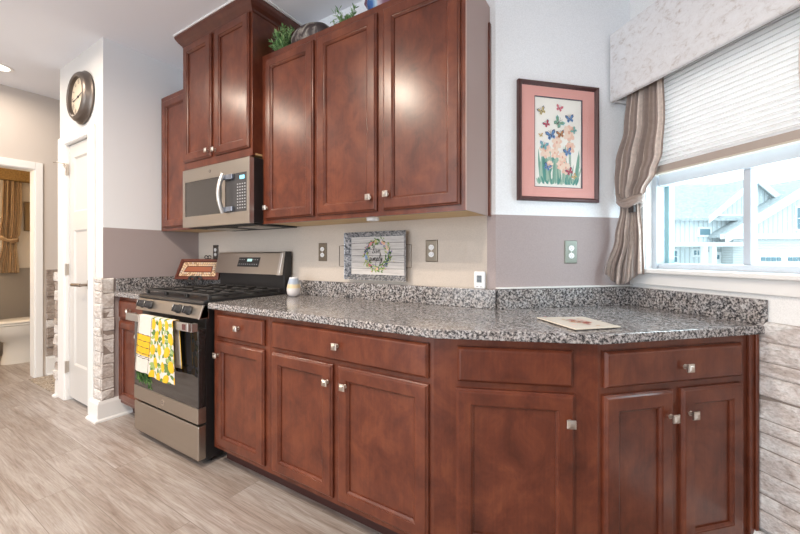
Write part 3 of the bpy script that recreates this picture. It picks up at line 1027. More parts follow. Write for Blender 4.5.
# ------------------------------------------------------------------ clock
ck = thing('wall_clock', 'round dark pewter wall clock with cream face high on the closet wall', 'clock', (-3.572, CL, 2.398))
mb = MB()
r0 = 0.200
mb.lathe([(r0 - 0.01, 0.0), (r0, 0.006), (r0 + 0.002, 0.016), (r0 - 0.012, 0.028), (r0 - 0.016, 0.046), (r0 - 0.030, 0.060), (r0 - 0.045, 0.066), (r0 - 0.056, 0.058), (r0 - 0.060, 0.035)], axis='y', seg=48)
mb.build('case', mat('pewter', (0.16, 0.135, 0.12), 0.38, metal=0.85), ck, smooth=40)
mb = MB()
mb.lathe([(r0 - 0.058, 0.0355), (r0 - 0.058, 0.037)], axis='y', seg=48)
dl = mb.build('dial', mat('aged_dial', (0.62, 0.52, 0.40), 0.7), ck)
mb = MB()
numer = ['XII', 'I', 'II', 'III', 'IIII', 'V', 'VI', 'VII', 'VIII', 'IX', 'X', 'XI']
def stroke(mb, a, b, w, y, rot):
    # stroke in a numeral's own plane (u across, v up), rotated about the dial centre
    (ua, va), (ub, vb) = a, b
    du, dv = ub - ua, vb - va
    L = math.hypot(du, dv); nu, nv = -dv / L * w, du / L * w
    pts = [(ua + nu, va + nv), (ub + nu, vb + nv), (ub - nu, vb - nv), (ua - nu, va - nv)]
    c, s = math.cos(rot), math.sin(rot)
    mb.poly([(u * c + v * s, y, -u * s + v * c) for u, v in pts])
for i, s_ in enumerate(numer):
    rot = i * PI / 6
    wch = {'I': 0.009, 'V': 0.016, 'X': 0.016}
    tot = sum(wch[c] for c in s_)
    u = -tot / 2
    for c in s_:
        w = wch[c]; um = u + w / 2; v0, v1 = 0.098, 0.132
        if c == 'I': stroke(mb, (um, v0), (um, v1), 0.0018, -0.0375, rot)
        elif c == 'V':
            stroke(mb, (um, v0), (um - 0.006, v1), 0.0018, -0.0375, rot); stroke(mb, (um, v0), (um + 0.006, v1), 0.0010, -0.0376, rot)
        else:
            stroke(mb, (um - 0.006, v0), (um + 0.006, v1), 0.0010, -0.0375, rot); stroke(mb, (um + 0.006, v0), (um - 0.006, v1), 0.0018, -0.0376, rot)
        u += w
for k in range(60):
    stroke(mb, (0, 0.138), (0, 0.143), 0.0008, -0.0375, k * PI / 30)
mb.build('numerals', mat('dial_ink', (0.05, 0.04, 0.035), 0.7), dl)
for nm, L, w, rot in (('hour_hand', 0.070, 0.005, R(75)), ('minute_hand', 0.105, 0.0038, R(-100))):
    mb = MB()
    stroke(mb, (0, -0.018), (0, L), w, -0.040, rot)
    mb.build(nm, mat(nm + '_black', (0.02, 0.018, 0.016), 0.5), ck, solid=0.001)
MB().lathe([(0.008, 0.037), (0.008, 0.044)], axis='y', seg=14).build('hub', M_BLACKM, ck)

# ------------------------------------------------------------------ flat-colour picture helpers
PAL = {}
def pal(name, c, rough=0.8):
    if name not in PAL:
        PAL[name] = mat('paint_' + name, c, rough, spec=0.2)
    return PAL[name]
class Art:
    """coloured flat shapes stacked on a plane (local x, z), facing -y"""
    def __init__(self, y):
        self.mb = MB(); self.mats = []; self.y = y; self.k = 0
    def mi(self, m):
        if m not in self.mats:
            self.mats.append(m)
        return self.mats.index(m)
    def shape(self, pts, m):
        self.k += 1
        y = self.y - 0.0001 - 0.000012 * self.k
        self.mb.poly([(u, y, v) for u, v in pts], self.mi(m))
    def ell(self, cx, cz, rx, rz, m, rot=0, n=12):
        c, s = math.cos(rot), math.sin(rot)
        pts = []
        for i in range(n):
            a = 2 * PI * i / n
            x, z = rx * math.cos(a), rz * math.sin(a)
            pts.append((cx + x * c - z * s, cz + x * s + z * c))
        self.shape(pts, m)
    def line(self, pts, w, m):
        for (xa, za), (xb, zb) in zip(pts, pts[1:]):
            L = math.hypot(xb - xa, zb - za) or 1e-6
            nx, nz = -(zb - za) / L * w / 2, (xb - xa) / L * w / 2
            ex, ez = (xb - xa) / L * w * 0.3, (zb - za) / L * w * 0.3
            self.shape([(xa - ex + nx, za - ez + nz), (xb + ex + nx, zb + ez + nz), (xb + ex - nx, zb + ez - nz), (xa - ex - nx, za - ez - nz)], m)
    def leaf(self, x0, z0, x1, z1, w, m, bend=0.0):
        n = 7
        L = math.hypot(x1 - x0, z1 - z0) or 1e-6
        dx, dz = (x1 - x0) / L, (z1 - z0) / L
        left, right = [], []
        for i in range(n + 1):
            t = i / n
            ww_ = w * math.sin(PI * (0.12 + 0.88 * t)) if t < 1 else 0
            b = bend * math.sin(PI * t / 2) ** 2
            cx, cz = x0 + dx * L * t - dz * b, z0 + dz * L * t + dx * b
            left.append((cx - dz * ww_, cz + dx * ww_)); right.append((cx + dz * ww_, cz - dx * ww_))
        self.shape(left + right[::-1][1:], m)
    def build(self, name, parent):
        return self.mb.build(name, self.mats, parent)

# framed butterfly picture on the diagonal wall
pic = thing('framed_picture', 'wooden framed butterfly and iris picture in a wide pink mat on the white wall', 'picture',
            (KC.x + 0.3505 * s45, KC.y + 0.3505 * s45, 1.77), 45)
hw, hh_ = 0.235, 0.304
mb = MB()
def rl(i, y): return [(-hw + i, y, -hh_ + i), (hw - i, y, -hh_ + i), (hw - i, y, hh_ - i), (-hw + i, y, hh_ - i)]
mb.loft([rl(0.0, 0), rl(0.0, -0.020), rl(0.004, -0.026), rl(0.012, -0.026), rl(0.020, -0.016), rl(0.024, -0.010), rl(0.024, 0.0)], cap0=True, cap1=False)
mb.build('frame', mat('dark_mahogany', (0.075, 0.028, 0.026), 0.4), pic)
iw, ih = 0.141, 0.232
mb = MB()
mb.box(-hw + 0.02, -iw, -0.012, -0.006, -hh_ + 0.02, hh_ - 0.02).box(iw, hw - 0.02, -0.012, -0.006, -hh_ + 0.02, hh_ - 0.02)
mb.box(-iw, iw, -0.012, -0.006, ih, hh_ - 0.02).box(-iw, iw, -0.012, -0.006, -hh_ + 0.02, -ih)
mb.build('mat_board', mat('pink_mat', (0.76, 0.38, 0.34), 0.7), pic)
mb = MB()
g = 0.003
mb.box(-iw, -iw + g, -0.0115, -0.005, -ih, ih).box(iw - g, iw, -0.0115, -0.005, -ih, ih).box(-iw, iw, -0.0115, -0.005, ih - g, ih).box(-iw, iw, -0.0115, -0.005, -ih, -ih + g)
mb.build('inner_mat', mat('navy_mat', (0.045, 0.035, 0.06), 0.7), pic)
MB().box(-iw, iw, -0.005, -0.003, -ih, ih).build('paper', pal('ivory', (0.92, 0.89, 0.83)), pic)
art = Art(-0.005)
G1, G2, G3 = pal('sage', (0.20, 0.38, 0.30)), pal('teal_green', (0.10, 0.30, 0.26)), pal('pale_green', (0.38, 0.52, 0.42))
P1, P2, P3 = pal('peach', (0.85, 0.55, 0.43)), pal('light_peach', (0.88, 0.68, 0.56)), pal('salmon', (0.76, 0.40, 0.30))
rnd = random.Random(5)
for k in range(34):
    x = rnd.uniform(-0.115, 0.115)
    L = rnd.uniform(0.09, 0.24) * (1.0 - 0.9 * abs(x + (-0.02)) / 0.4)
    tip = max(-0.127, min(0.127, x + rnd.uniform(-0.05, 0.05)))
    art.leaf(x, -0.215 + rnd.uniform(0, 0.015), tip, -0.205 + L, rnd.uniform(0.005, 0.011), rnd.choice([G1, G2, G1, G3]), rnd.uniform(-0.02, 0.02))
for k in range(26):
    x = rnd.uniform(-0.115, 0.115)
    art.leaf(x, -0.215, x + rnd.uniform(-0.02, 0.02), -0.215 + rnd.uniform(0.02, 0.055), 0.006, rnd.choice([G1, G2, G3]))
def iris(x, z, s):
    for a in (20, 160, 90, 55, 125, 270, 225, 315):
        r = R(a)
        art.ell(x + math.cos(r) * s * 0.5, z + math.sin(r) * s * 0.55, s * 0.55, s * 0.34, rnd.choice([P1, P2, P2]), r)
    art.ell(x, z - 0.2 * s, s * 0.3, s * 0.4, P2)
    art.ell(x, z + s * 0.1, s * 0.16, s * 0.26, P3)
for x, z, s in ((0.064, 0.055, 0.046), (-0.008, 0.000, 0.036), (-0.075, -0.045, 0.042), (-0.02, -0.055, 0.030), (0.072, -0.020, 0.034),
                (0.025, -0.075, 0.032), (0.045, -0.13, 0.036), (-0.050, -0.115, 0.024), (0.012, -0.115, 0.028)):
    art.line([(x, z), (x + 0.004, -0.2)], 0.004, G1)
    iris(x, z, s * 0.86)
def butterfly(x, z, s, rot, c1, c2):
    bodyc = pal('ink', (0.05, 0.04, 0.05))
    cr, sr = math.cos(rot), math.sin(rot)
    def w(u, v): return (x + u * cr - v * sr, z + u * sr + v * cr)
    for sg in (-1, 1):
        art.shape([w(0, 0.05 * s), w(sg * 0.45 * s, 0.75 * s), w(sg * 0.95 * s, 0.85 * s), w(sg * 0.95 * s, 0.35 * s), w(sg * 0.5 * s, 0.0)], c2)
        art.shape([w(0, 0.08 * s), w(sg * 0.45 * s, 0.62 * s), w(sg * 0.80 * s, 0.70 * s), w(sg * 0.80 * s, 0.38 * s), w(sg * 0.45 * s, 0.08 * s)], c1)
        art.shape([w(0, 0.0), w(sg * 0.55 * s, -0.02 * s), w(sg * 0.75 * s, -0.38 * s), w(sg * 0.45 * s, -0.75 * s), w(sg * 0.15 * s, -0.45 * s)], c1)
        art.shape([w(sg * 0.3 * s, -0.2 * s), w(sg * 0.55 * s, -0.25 * s), w(sg * 0.42 * s, -0.55 * s)], c2)
    art.leaf(*w(0, -0.5 * s), *w(0, 0.5 * s), 0.07 * s, bodyc)
    for sg in (-1, 1):
        art.line([w(0, 0.45 * s), w(sg * 0.25 * s, 0.9 * s)], 0.04 * s, bodyc)
BL, NV, YE, RE, GN, OR, PK, TE = (pal('blue', (0.16, 0.30, 0.55)), pal('navy', (0.05, 0.07, 0.16)), pal('ochre', (0.62, 0.50, 0.22)), pal('crimson', (0.55, 0.09, 0.12)),
                              pal('moss', (0.22, 0.36, 0.24)), pal('rust', (0.58, 0.26, 0.10)), pal('rose', (0.70, 0.22, 0.28)), pal('teal', (0.22, 0.50, 0.50)))
for b in ((-0.096, 0.158, 0.030, 0.5, YE, NV), (0.006, 0.180, 0.026, -0.3, PK, RE), (0.068, 0.130, 0.032, 0.2, BL, NV), (0.0, 0.105, 0.040, -0.7, GN, TE), (-0.068, 0.093, 0.026, 0.6, RE, NV),
          (-0.043, 0.037, 0.038, 0.3, BL, NV), (0.012, 0.045, 0.030, 0.2, OR, NV), (-0.102, 0.033, 0.016, 0.2, YE, OR), (0.093, 0.070, 0.024, 0.9, TE, GN), (-0.085, -0.020, 0.032, -0.2, TE, BL),
          (0.055, -0.045, 0.032, 0.3, BL, NV), (-0.065, -0.128, 0.028, -0.4, BL, NV), (0.065, -0.145, 0.028, 0.5, RE, NV), (0.095, -0.17, 0.02, 0.8, YE, OR)):
    butterfly(b[0], b[1], b[2] * 0.80, *b[3:])
art.build('print', pic)
MB().poly([(-hw + 0.02, -0.014, -hh_ + 0.02), (hw - 0.02, -0.014, -hh_ + 0.02), (hw - 0.02, -0.014, hh_ - 0.02), (-hw + 0.02, -0.014, hh_ - 0.02)]).build('glazing', m_glass('picture_glass', (0.98, 0.98, 0.98)), pic)

# ------------------------------------------------------------------ wooden serving tray on the backsplash ledge
tr = thing('serving_tray', 'galvanised rimmed whitewashed plank tray with a wreath on the wall between two outlets', 'tray', (-1.300, 1.814, 1.043))
tw, th = 0.222, 0.284
def rt(ix, iz, y): return [(-tw + ix, y, iz), (tw - ix, y, iz), (tw - ix, y, th - iz), (-tw + ix, y, th - iz)]
mb = MB()
mb.loft([rt(0.030, 0.030, -0.004), rt(0.0, 0.0, -0.042), rt(-0.003, -0.003, -0.044), rt(-0.003, -0.003, -0.041), rt(0.026, 0.026, 0.0), rt(0.030, 0.030, 0.0)], cap0=False, cap1=False)
def m_galv():
    m = mat('galvanised_metal', (0.42, 0.44, 0.47), 0.38, metal=0.8)
    t = NT(m)
    n = t.noise(t.pos(), 75, 3, 0.65)
    t.color(t.ramp(n, [(0.38, (0.12, 0.125, 0.14)), (0.5, (0.36, 0.38, 0.42)), (0.62, (0.70, 0.70, 0.72))]))
    return m
mb.build('rim', m_galv(), tr)
mb = MB()
for k in range(6):
    z0_ = 0.028 + k * 0.0387
    mb.box(-tw + 0.028, tw - 0.028, -0.010, -0.002, z0_ + 0.0010, z0_ + 0.0372)
M_PLANK = mat('whitewashed_plank', (0.70, 0.65, 0.61), 0.7)
tP = NT(M_PLANK)
tn = tP.noise(tP.pos((6, 6, 120)), 1.5, 4, 0.6)
tP.color(tP.ramp(tn, [(0.3, (0.43, 0.40, 0.385)), (0.6, (0.60, 0.57, 0.55))]))
mb.build('plank_board', M_PLANK, tr)
MB().box(-tw + 0.028, tw - 0.028, -0.003, -0.0015, 0.028, th - 0.028).build('backing', M_BLACKM, tr)
for sg in (-1, 1):
    mb = MB()
    x = sg * tw; w = sg * 0.040
    mb.tube([(x, -0.030, 0.075), (x + w, -0.045, 0.078), (x + w, -0.045, 0.205), (x, -0.030, 0.208)], 0.0032, 8)
    mb.build('handle', mat('dark_wire', (0.22, 0.19, 0.16), 0.45, metal=0.6), tr)
art = Art(-0.0101)
rnd = random.Random(9)
LG = [pal('leaf_a', (0.13, 0.22, 0.07)), pal('leaf_b', (0.28, 0.36, 0.12)), pal('leaf_c', (0.06, 0.12, 0.05)), pal('leaf_d', (0.40, 0.44, 0.20)), pal('lavender', (0.25, 0.22, 0.36))]
wx, wz, wr = 0.006, 0.148, 0.083
for k in range(150):
    a = rnd.uniform(0, 2 * PI)
    rr = wr + rnd.gauss(0, 0.010)
    x, z = wx + rr * math.cos(a), wz + rr * math.sin(a) * 1.02
    ta = a + PI / 2 + rnd.uniform(-0.9, 0.9)
    L = rnd.uniform(0.014, 0.030)
    art.leaf(x, z, x + L * math.cos(ta), z + L * math.sin(ta), rnd.uniform(0.003, 0.0055), rnd.choice(LG))
for a, c in ((95, 'ochre'), (125, 'rose'), (60, 'salmon'), (265, 'salmon'), (230, 'crimson'), (30, 'peach'), (160, 'navy'), (345, 'navy'), (190, 'blue'), (320, 'navy')):
    for q in range(3):
        aa = R(a) + rnd.uniform(-0.12, 0.12)
        x, z = wx + wr * math.cos(aa), wz + wr * math.sin(aa)
        art.ell(x, z, 0.008, 0.008, PAL[c]); art.ell(x, z, 0.003, 0.003, LG[3])
for k in range(40):
    a = rnd.uniform(0, 2 * PI); rr = wr + rnd.gauss(0, 0.012)
    art.ell(wx + rr * math.cos(a), wz + rr * math.sin(a), 0.003, 0.003, rnd.choice([NV, RE, YE, LG[4]]))
art.build('wreath_print', tr)
# hand lettering "live simply"
art = Art(-0.0108)
INK = pal('lettering', (0.05, 0.045, 0.045))
def script(strokes, x0, z0, s, w=0.0026):
    for st in strokes:
        pts = []
        for i in range(len(st) - 1):                                  # Catmull-Rom through the points
            p0 = st[max(i - 1, 0)]; p1 = st[i]; p2 = st[i + 1]; p3 = st[min(i + 2, len(st) - 1)]
            for q in range(5):
                t = q / 5
                f = lambda a, b, c, d: 0.5 * (2 * b + (c - a) * t + (2 * a - 5 * b + 4 * c - d) * t * t + (3 * b - a - 3 * c + d) * t ** 3)
                pts.append((f(p0[0], p1[0], p2[0], p3[0]), f(p0[1], p1[1], p2[1], p3[1])))
        pts.append(st[-1])
        art.line([(x0 + (u + 0.25 * v) * s, z0 + v * s) for u, v in pts], w, INK)
LET = {
 'l': (0.5, [[(0, 0.1), (0.25, 0.8), (0.3, 1.5), (0.15, 1.55), (0.1, 0.8), (0.15, 0.05), (0.5, 0.15)]]),
 'i': (0.45, [[(0, 0.15), (0.15, 0.7), (0.15, 0.1), (0.45, 0.15)], [(0.2, 1.0), (0.23, 1.05)]]),
 'v': (0.6, [[(0, 0.15), (0.1, 0.7), (0.25, 0.02), (0.45, 0.65), (0.6, 0.55)]]),
 'e': (0.5, [[(0, 0.3), (0.3, 0.5), (0.2, 0.72), (0.05, 0.35), (0.2, 0.02), (0.5, 0.2)]]),
 's': (0.5, [[(0, 0.1), (0.25, 0.8), (0.3, 0.4), (0.2, 0.0), (0.02, 0.1)], [(0.2, 0.0), (0.5, 0.15)]]),
 'm': (0.95, [[(0, 0.15), (0.12, 0.68), (0.12, 0.05), (0.3, 0.68), (0.4, 0.6), (0.4, 0.05), (0.58, 0.68), (0.68, 0.6), (0.7, 0.05), (0.95, 0.15)]]),
 'p': (0.6, [[(0, 0.15), (0.12, 0.7), (0.05, -0.65), (0.15, 0.4), (0.35, 0.7), (0.42, 0.3), (0.2, 0.02), (0.6, 0.15)]]),
 'y': (0.6, [[(0, 0.15), (0.1, 0.68), (0.2, 0.1), (0.42, 0.65), (0.35, -0.2), (0.15, -0.7), (0.05, -0.4), (0.6, 0.15)]]),
}
def write(word, x, z, s):
    for ch in word:
        adv, st = LET[ch]
        script(st, x, z, s)
        x += adv * s
write('live', -0.032, 0.158, 0.029)
write('simply', -0.056, 0.112, 0.028)
art.build('lettering', tr)

# ------------------------------------------------------------------ wall outlets and thermometer
def outlet(label, loc, rz, body):
    o = thing('wall_outlet', label, 'outlet', loc, rz, 'duplex outlets above the counter')
    mb = MB()
    def rr(i, y): return [(-0.037 + i, y, -0.060 + i), (0.037 - i, y, -0.060 + i), (0.037 - i, y, 0.060 - i), (-0.037 + i, y, 0.060 - i)]
    mb.loft([rr(0, 0), rr(0, -0.003), rr(0.003, -0.0055), rr(0.008, -0.006)])
    mb.build('plate', body, o)
    for sg in (-1, 1):
        mb = MB()
        cz_ = sg * 0.0195
        mb.lathe([(0.0165, 0.0055), (0.0165, 0.0085), (0.0150, 0.0092)], (0, 0, cz_), 'y', 20, sx=1.0, sy=0.88)
        s_ = mb.build('socket', M_WHITEP, o)
        mb = MB()
        mb.box(-0.007, -0.0052, -0.0094, -0.009, cz_ - 0.002, cz_ + 0.006).box(0.0052, 0.007, -0.0094, -0.009, cz_ - 0.002, cz_ + 0.005)
        mb.lathe([(0.0022, 0.0090), (0.0022, 0.0094)], (0, 0, cz_ - 0.007), 'y', 8)
        mb.build('slots', M_BLACKM, s_)
    MB().lathe([(0.003, 0.005), (0.003, 0.007)], (0, 0, 0), 'y', 8).build('screw', M_NICKEL, o)
    return o
BRZ = mat('bronze_plate', (0.20, 0.165, 0.125), 0.35, metal=0.6)
BRZD = mat('dark_bronze_plate', (0.10, 0.085, 0.075), 0.4, metal=0.5)
SAGE = mat('sage_grey_plate', (0.22, 0.235, 0.195), 0.4, metal=0.2)
outlet('bronze duplex outlet in the cream wall left of the wreath tray', (-1.747, 1.815, 1.211), 0, BRZ)
outlet('bronze duplex outlet in the cream wall right of the wreath tray', (-0.934, 1.815, 1.213), 0, BRZ)
outlet('dark outlet just left of the range backguard, partly behind the patterned tray', (-2.972, 1.815, 1.217), 0, BRZD)
outlet('sage grey duplex outlet in the mauve wall below the framed picture', (KC.x + 0.428 * s45, KC.y + 0.428 * s45, 1.206), 45, SAGE)

th_ = thing('thermometer', 'small white digital thermometer standing on the granite backsplash ledge', 'thermometer', (-0.654, 1.800, 1.0195))
MB().box(-0.029, 0.029, -0.010, 0.006, 0.0, 0.088).build('case', M_WHITEP, th_, bevel=0.006, seg=3)
MB().box(-0.013, 0.013, -0.0115, -0.0095, 0.032, 0.068).build('screen', M_LCD, th_)
mb = MB()
segs = {'7': 'abc', '2': 'abged', '4': 'fgbc'}
def digit(mb, ch, x, z, w, h, y, t=0.0012):
    P = {'a': ((x, z + h), (x + w, z + h)), 'b': ((x + w, z + h / 2), (x + w, z + h)), 'c': ((x + w, z), (x + w, z + h / 2)), 'd': ((x, z), (x + w, z)),
         'e': ((x, z), (x, z + h / 2)), 'f': ((x, z + h / 2), (x, z + h)), 'g': ((x, z + h / 2), (x + w, z + h / 2))}
    for k in segs[ch]:
        (xa, za), (xb, zb) = P[k]
        mb.box(min(xa, xb) - t / 2, max(xa, xb) + t / 2, y - 0.0003, y, min(za, zb) - t / 2, max(za, zb) + t / 2)
for ch, x, z in (('7', -0.009, 0.054), ('2', 0.002, 0.054), ('4', -0.009, 0.037), ('4', 0.002, 0.037)):
    digit(mb, ch, x, z, 0.006, 0.010, -0.0116)
mb.build('readout', M_BLACKM, th_)
MB().box(-0.016, -0.004, -0.0112, -0.0098, 0.008, 0.014).box(0.004, 0.016, -0.0112, -0.0098, 0.008, 0.014).build('button', M_GREYBTN, th_)

# ------------------------------------------------------------------ vase on the counter
vs = thing('ceramic_vase', 'small banded blue, yellow and white ceramic vase beside the range', 'vase', (-1.868, 1.672, CT1))
def m_bands():
    m = mat('banded_glaze', (0.7, 0.7, 0.7), 0.35)
    t = NT(m)
    g_ = t.n('ShaderNodeTexCoord')
    s_ = t.n('ShaderNodeSeparateXYZ')
    t.l(g_.outputs['Object'], s_.inputs[0])
    n_ = t.noise(t.pos(), 60, 2)
    z_ = t.math('ADD', t.math('DIVIDE', s_.outputs['Z'], 0.13), t.math('MULTIPLY', n_, 0.06))
    t.color(t.ramp(z_, [(0.0, (0.70, 0.66, 0.66)), (0.42, (0.72, 0.68, 0.67)), (0.50, (0.72, 0.57, 0.32)), (0.62, (0.70, 0.58, 0.38)), (0.68, (0.40, 0.46, 0.56)), (0.90, (0.42, 0.49, 0.60)), (0.96, (0.7, 0.7, 0.72))]))
    return m
mb = MB()
mb.lathe([(0.020, 0.0), (0.030, 0.003), (0.041, 0.018), (0.0445, 0.038), (0.043, 0.060), (0.036, 0.090), (0.030, 0.112), (0.0285, 0.122), (0.026, 0.125), (0.024, 0.122), (0.025, 0.105), (0.03, 0.07)], seg=32)
mb.build('body', m_bands(), vs, smooth=60)

# ------------------------------------------------------------------ cutting board on the counter end
cbp = [(-0.338, 1.606), (-0.168, 1.420), (-0.035, 1.560), (-0.175, 1.728)]
cx_ = sum(p[0] for p in cbp) / 4; cy_ = sum(p[1] for p in cbp) / 4
cb = thing('cutting_board', 'cream printed glass cutting board lying flat on the counter end', 'cutting board', (cx_, cy_, CT1))
mb = MB()
mb.prism(shift(cbp, (cx_, cy_)), 0.003, 0.008)
mb.build('board', mat('cream_glass', (0.74, 0.66, 0.56), 0.15), cb, bevel=0.002)
for p in shift(cbp, (cx_, cy_)):
    MB().lathe([(0.007, 0), (0.007, 0.0035)], (p[0] * 0.85, p[1] * 0.85, 0), 'z', 10).build('foot', M_CHAR, cb)
mb = MB()
rnd = random.Random(4)
bm_ = [pal('rooster_red', (0.30, 0.07, 0.06)), pal('rooster_brown', (0.36, 0.22, 0.12)), pal('rooster_grey', (0.42, 0.36, 0.30)), pal('rooster_pink', (0.55, 0.33, 0.28))]
for k in range(60):
    a = rnd.uniform(0, 2 * PI); q = abs(rnd.gauss(0, 1)) * 0.5
    x, y = 0.005 + 0.095 * q * math.cos(a), 0.005 + 0.075 * q * math.sin(a)
    L = rnd.uniform(0.015, 0.045); aa = rnd.uniform(-0.4, 1.2)
    w_ = 0.007
    z = 0.0081 + k * 0.000012
    mb.poly([(x - L / 2 * math.cos(aa), y - L / 2 * math.sin(aa), z), (x + w_ * math.sin(aa), y - w_ * math.cos(aa), z), (x + L / 2 * math.cos(aa), y + L / 2 * math.sin(aa), z), (x - w_ * math.sin(aa), y + w_ * math.cos(aa), z)], rnd.choice([0, 0, 1, 2, 3]))
mb.build('print', bm_, cb)

# ------------------------------------------------------------------ patterned tray leaning behind the cooktop, with iron scroll stand
dt = thing('decorative_tray', 'red-brown mosaic patterned tray propped at a slant on the granite behind the cooktop', 'tray', (-3.000, 1.672, 0.995), 19)
tp = [(-0.212, 0.0), (0.205, 0.0), (0.205, 0.165), (-0.185, 0.165)]
mb = MB()
def inset(poly, d):
    c = (sum(p[0] for p in poly) / 4, sum(p[1] for p in poly) / 4)
    out = []
    for p in poly:
        out.append((p[0] + (d if p[0] < c[0] else -d) * 1.25, p[1] + (d if p[1] < c[1] else -d)))
    return out
lp = lambda pl, y: [(x, y + 0.30 * z, z) for x, z in pl]
mb.loft([lp(tp, 0.0), lp(tp, -0.016), lp(inset(tp, 0.004), -0.018), lp(inset(tp, 0.016), -0.018), lp(inset(tp, 0.020), -0.010)], cap1=False)
RED = mat('oxblood_leather', (0.115, 0.026, 0.013), 0.45)
mb.build('rim', RED, dt)
MB().loft([lp(inset(tp, 0.018), -0.004), lp(inset(tp, 0.018), -0.010)]).build('base', RED, dt)
mb = MB()
rnd = random.Random(12)
o1, i1 = inset(tp, 0.026), inset(tp, 0.058)
def lerp(a, b, t): return (a[0] + (b[0] - a[0]) * t, a[1] + (b[1] - a[1]) * t)
for e in range(4):
    n_ = 14 if e % 2 == 0 else 5
    for k in range(n_):
        for r_ in range(2):
            a = lerp(lerp(o1[e], o1[(e + 1) % 4], (k + 0.08) / n_), lerp(i1[e], i1[(e + 1) % 4], (k + 0.08) / n_), r_ * 0.5 + 0.06)
            b = lerp(lerp(o1[e], o1[(e + 1) % 4], (k + 0.90) / n_), lerp(i1[e], i1[(e + 1) % 4], (k + 0.90) / n_), r_ * 0.5 + 0.04)
            c = lerp(lerp(o1[e], o1[(e + 1) % 4], (k + rnd.uniform(0.7, 0.95)) / n_), lerp(i1[e], i1[(e + 1) % 4], (k + 0.9) / n_), r_ * 0.5 + 0.46)
            d = lerp(lerp(o1[e], o1[(e + 1) % 4], (k + rnd.uniform(0.05, 0.3)) / n_), lerp(i1[e], i1[(e + 1) % 4], (k + 0.1) / n_), r_ * 0.5 + 0.44)
            mb.loft([[(p[0], -0.0105 + 0.30 * p[1], p[1]) for p in (a, b, c, d)], [(p[0], -0.0125 + 0.30 * p[1], p[1]) for p in (a, b, c, d)]], cap0=False, m=rnd.choice([0, 0, 0, 1, 2]))
mb.build('mosaic_border', [mat('mosaic_cream', (0.72, 0.52, 0.33), 0.4), mat('mosaic_tan', (0.45, 0.28, 0.15), 0.4), mat('mosaic_pale', (0.62, 0.50, 0.40), 0.4)], dt)
mb = MB()
i2 = inset(tp, 0.064)
mb.loft([lp(i2, -0.0105), lp(i2, -0.0125)], cap0=False)
mb.build('centre_panel', mat('chestnut_panel', (0.30, 0.085, 0.035), 0.4), dt)
mb = MB()
for sx_ in (-1, 1):
    for r_, cz_ in ((0.030, 0.0), (0.017, 0.006)):
        mb.tube([(0.0 + sx_ * 0.034 + r_ * math.cos(a) , -0.022, cz_ + r_ * math.sin(a)) for a in [k * PI / 8 for k in range(14)]], 0.0042, 6)
    mb.tube([(0.06 + sx_ * 0.016 + 0.014 * math.cos(a), 0.048, 0.180 + 0.014 * math.sin(a)) for a in [k * PI / 6 for k in range(12)]], 0.0035, 6)
mb.tube([(0.0, -0.012, -0.068), (0.0, -0.016, 0.03)], 0.005, 6).tube([(-0.08, 0.0, -0.068), (0.08, 0.0, -0.068)], 0.004, 6).tube([(0.0, 0.05, -0.068), (0.0, -0.02, -0.068)], 0.004, 6)
mb.tube([(0.06, 0.052, 0.168), (0.03, 0.056, 0.10), (0.0, 0.05, -0.068)], 0.004, 6)
mb.build('scroll_easel', M_IRON, dt)

# ------------------------------------------------------------------ towels on the oven handle
BARY0, BARY1, BARZ = 1.084, 1.102, 0.818          # handle bar front, back and top in world
def towel(name, label, x0t, x1t, x0b, x1b, zfront, zback, pick, mats, waves, seed, yoff=0.0, n=70, rows=150):
    o = thing(name, label, 'towel', ((x0t + x1t) / 2, BARY0, BARZ))
    rnd = random.Random(seed)
    path = []            # (y, z, t) from the front hem over the bar to the back hem
    fz = BARZ + 0.004
    for k in range(rows + 1):
        t = k / rows
        path.append(('f', t))
    mb = MB()
    grid = []
    ph = rnd.uniform(0, 6)
    def pt(u, side, t):
        # t=0 on the bar, 1 at the hem
        zh = zfront if side == 'f' else zback
        z = fz + (zh - fz) * t
        xa, xb = x0t + (x0b - x0t) * t, x1t + (x1b - x1t) * t
        x = xa + (xb - xa) * u
        amp = waves * (0.25 + 0.75 * t)
        wv = amp * (math.sin(u * 7.5 + ph + t * 0.8) + 0.4 * math.sin(u * 17 + ph * 2))
        y = (BARY0 - 0.006 - yoff - 0.008 * t + wv) if side == 'f' else (BARY1 + 0.006 + wv * 0.3)
        if side == 'f' and t == 0: y = BARY0 - 0.002 - yoff
        return Vector((x - o.location.x, y - o.location.y, z - o.location.z))
    front = [[pt(i / n, 'f', j / rows) for i in range(n + 1)] for j in range(rows + 1)]
    vs_ = [[mb.bm.verts.new(p) for p in r_] for r_ in front]
    H = BARZ - zfront
    for j in range(rows):
        for i in range(n):
            f = mb.bm.faces.new([vs_[j][i], vs_[j][i + 1], vs_[j + 1][i + 1], vs_[j + 1][i]])
            u, t = (i + 0.5) / n, (j + 0.5) / rows
            f.material_index = pick(u * (x1t - x0t), t * H, u, t)
    top = [vs_[0]]
    for yy in (BARY0 + 0.004, BARY1 - 0.004, BARY1 + 0.006):
        top.append([mb.bm.verts.new((front[0][i].x, yy - o.location.y, fz + (0.002 if yy < BARY1 else 0) - o.location.z)) for i in range(n + 1)])
    bk = [[mb.bm.verts.new(pt(i / n, 'b', j / 10)) for i in range(n + 1)] for j in range(1, 11)]
    allr = top + bk
    for a, b in zip(allr, allr[1:]):
        for i in range(n):
            f = mb.bm.faces.new([a[i], b[i], b[i + 1], a[i + 1]])
            f.material_index = pick((i + 0.5) / n * (x1t - x0t), 0.005, (i + 0.5) / n, 0.0)
    mb.build('fabric', mats, o, smooth=60, solid=0.0016)
    return o
